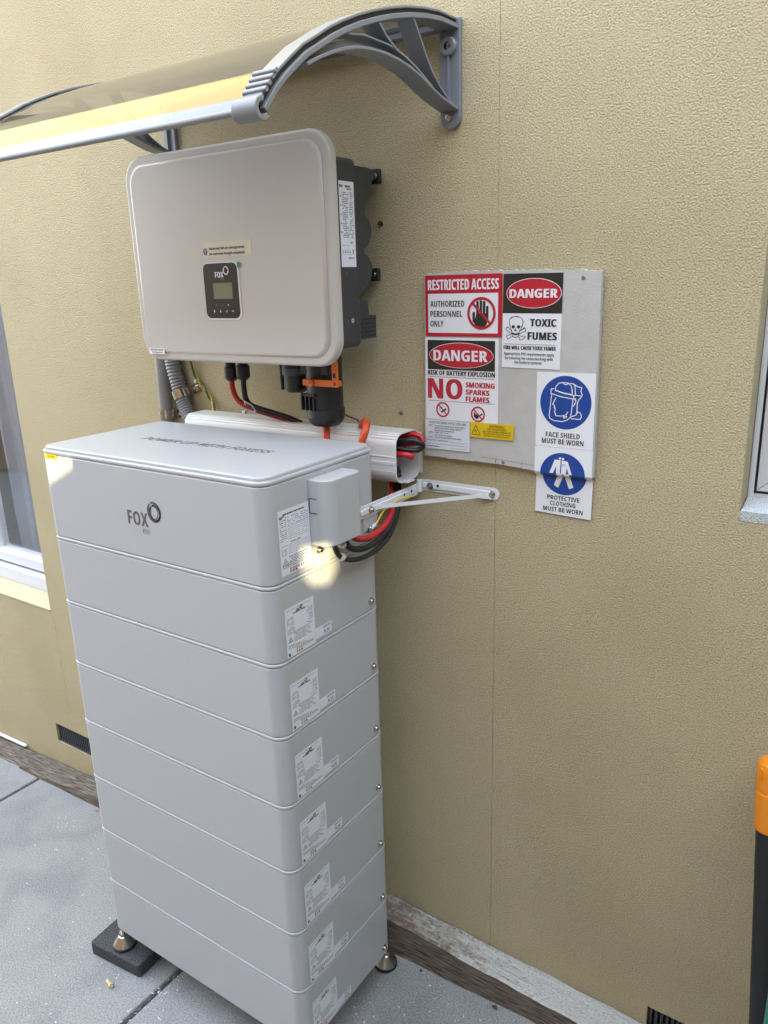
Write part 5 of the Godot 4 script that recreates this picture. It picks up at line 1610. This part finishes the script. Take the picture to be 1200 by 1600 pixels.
# ------------------------------------------------------------------ pole and floor litter
func pole() -> void:
	var t := thing("capped_pole", "black pole with orange cap leaning at the right edge", "pole")
	var top := Vector3(0.6855, 0.735, 0.046)
	var low := Vector3(0.7525, 0.016, 0.165)
	var up := (top - low).normalized()
	var len := top.distance_to(low)
	var b := Basis()
	b.y = up
	b.x = Vector3.BACK.cross(up).normalized() * -1.0
	b.x = up.cross(Vector3.BACK).normalized()
	b.z = b.x.cross(b.y).normalized()
	t.transform = Transform3D(b, low)
	part(lathe([Vector2(0, 0.0), Vector2(0.0260, 0.0), Vector2(0.0265, len - 0.115), Vector2(0.0, len - 0.115)], 32), "pole_tube", M.pole_black, t)
	part(lathe([Vector2(0.0, len - 0.116), Vector2(0.0285, len - 0.116), Vector2(0.0292, len - 0.112), Vector2(0.0288, len - 0.055), Vector2(0.0280, len - 0.053), Vector2(0.0280, len - 0.050), Vector2(0.0283, len - 0.048), Vector2(0.0278, len - 0.016), Vector2(0.0260, len - 0.008), Vector2(0.0215, len - 0.002), Vector2(0.013, len), Vector2(0.0, len)], 32), "end_cap", M.orange_cap, t)
	part(extrude(rrect(0.010, 0.020, 0.005, 5), 0.004, 0.001, 2), "hang_hole", M.orange_cap, t, Vector3(-0.0175, len - 0.021, 0.0185), Vector3(0, -42, 0))
	# only its edge shows
	for e in [["green plastic bin just showing at the bottom right corner", Vector3(0.745, 0, 0.25), Vector3(1.16, 0.86, 0.505)]]:
		var lo: Vector3 = e[1]
		var hi: Vector3 = e[2]
		var g := thing("garden_bin", e[0], "bin")
		part(slab(Vector3(lo.x, floor_y(hi.x) + 0.012, lo.z), hi, 0.02, 0.006, 1, 5), "bin_body", M.green_plastic, g)
		part(slab(Vector3(lo.x - 0.005, hi.y + 0.001, lo.z - 0.005), Vector3(hi.x + 0.005, hi.y + 0.045, hi.z + 0.01), 0.024, 0.012, 1, 5), "bin_lid", M.green_plastic, g)
		for wz in [lo.z + 0.04, hi.z - 0.045]:
			part(moved(lathe([Vector2(0, -0.02), Vector2(0.05, -0.02), Vector2(0.055, -0.014), Vector2(0.055, 0.014), Vector2(0.05, 0.02), Vector2(0, 0.02)], 24), Transform3D(Basis(Vector3.RIGHT, PI / 2), Vector3.ZERO)), "wheel", M.black_plastic, g, Vector3(hi.x + 0.03, floor_y(hi.x + 0.03) + 0.056, wz))

func litter() -> void:
	var r := RandomNumberGenerator.new()
	r.seed = 23
	var st := begin()
	for i in 170:
		var x := r.randf_range(-1.25, 0.35)
		var z := 0.12 + absf(r.randfn(0.0, 0.30))
		if i < 46:
			x = -0.434 + r.randfn(0.0, 0.012) + 0.008
			z = r.randf_range(0.36, 0.62)
		elif i < 80:
			x = r.randf_range(-0.75, -0.35)
			z = r.randf_range(0.42, 0.75)
		elif i < 115:
			x = r.randf_range(-0.05, 0.30)
			z = r.randf_range(0.09, 0.34)
		elif x > -0.58 and x < 0.0 and z < 0.45:
			x -= 0.6
		var y := floor_y(x) + 0.0006
		var a := r.randf_range(0, TAU)
		var l := r.randf_range(0.0010, 0.0032) * (1.8 if r.randf() < 0.12 else 1.0)
		var w := r.randf_range(0.0005, 0.0009)
		var bend := r.randf_range(-0.9, 0.9)
		var d0 := Vector3(cos(a), 0, sin(a))
		var d1 := Vector3(cos(a + bend), 0, sin(a + bend))
		var s0 := Vector3(-d0.z, 0, d0.x) * w
		var s1 := Vector3(-d1.z, 0, d1.x) * w
		var p := Vector3(x, y, z)
		var lift := Vector3(0, r.randf_range(0.0005, 0.0016), 0)
		quad(st, p - d0 * l - s0, p - s0 + lift, p + s0 + lift, p - d0 * l + s0)
		quad(st, p - s1 + lift, p + d1 * l - s1, p + d1 * l + s1, p + s1 + lift)
	var o := solo(st.commit(), "plastic_shavings", M.shaving, "tiny white plastic shavings scattered over the concrete", "shavings")
	o.set_meta("kind", "stuff")
	var t := thing("screw_anchor", "yellowish screw anchor lying in front of the rubber pad", "wall plug", Vector3(-0.541, floor_y(-0.541) + 0.006, 0.486))
	t.rotation_degrees = Vector3(0, -12, 2)
	part(moved(lathe([Vector2(0, -0.013), Vector2(0.0034, -0.012), Vector2(0.0042, 0.006), Vector2(0.0056, 0.007), Vector2(0.006, 0.012), Vector2(0, 0.0125)], 16), Transform3D(Basis(Vector3.BACK, -PI / 2), Vector3.ZERO)), "sleeve", M.plug_yellow, t)
	part(moved(lathe([Vector2(0, 0.0), Vector2(0.0035, 0.0)], 12), Transform3D(Basis(Vector3.BACK, -PI / 2), Vector3(0.0127, 0, 0))), "bore", M.sign_white, t)
	for e in [["small dark leaf scrap against the timber right of the battery", Vector3(0.045, 0, 0.094), M.leaf_dry, 0.006], ["larger dark leaf scrap farther right along the timber", Vector3(0.228, 0, 0.094), M.leaf_dry, 0.008], ["pink petal at the timber foot left of the battery", Vector3(-1.12, 0, 0.098), M.leaf_pink, 0.007]]:
		var c := begin()
		var nrot := r.randf_range(0, 3)
		var pts := []
		for k in 7:
			var a: float = TAU * k / 7.0
			pts.append(Vector3(cos(a + nrot) * e[3] * r.randf_range(0.6, 1.1), r.randf_range(0.0, 0.35) * e[3] + 0.001, sin(a + nrot) * e[3] * 0.6))
		for k in 7:
			quad(c, Vector3(0, 0.002, 0), pts[(k + 1) % 7], pts[k], Vector3(0, 0.002, 0))
		var p: Vector3 = e[1]
		p.y = floor_y(p.x) + 0.001
		solo(c.commit(), "leaf_scrap", e[2], e[0], "leaf", p, Vector3.ZERO, "scraps on the concrete")
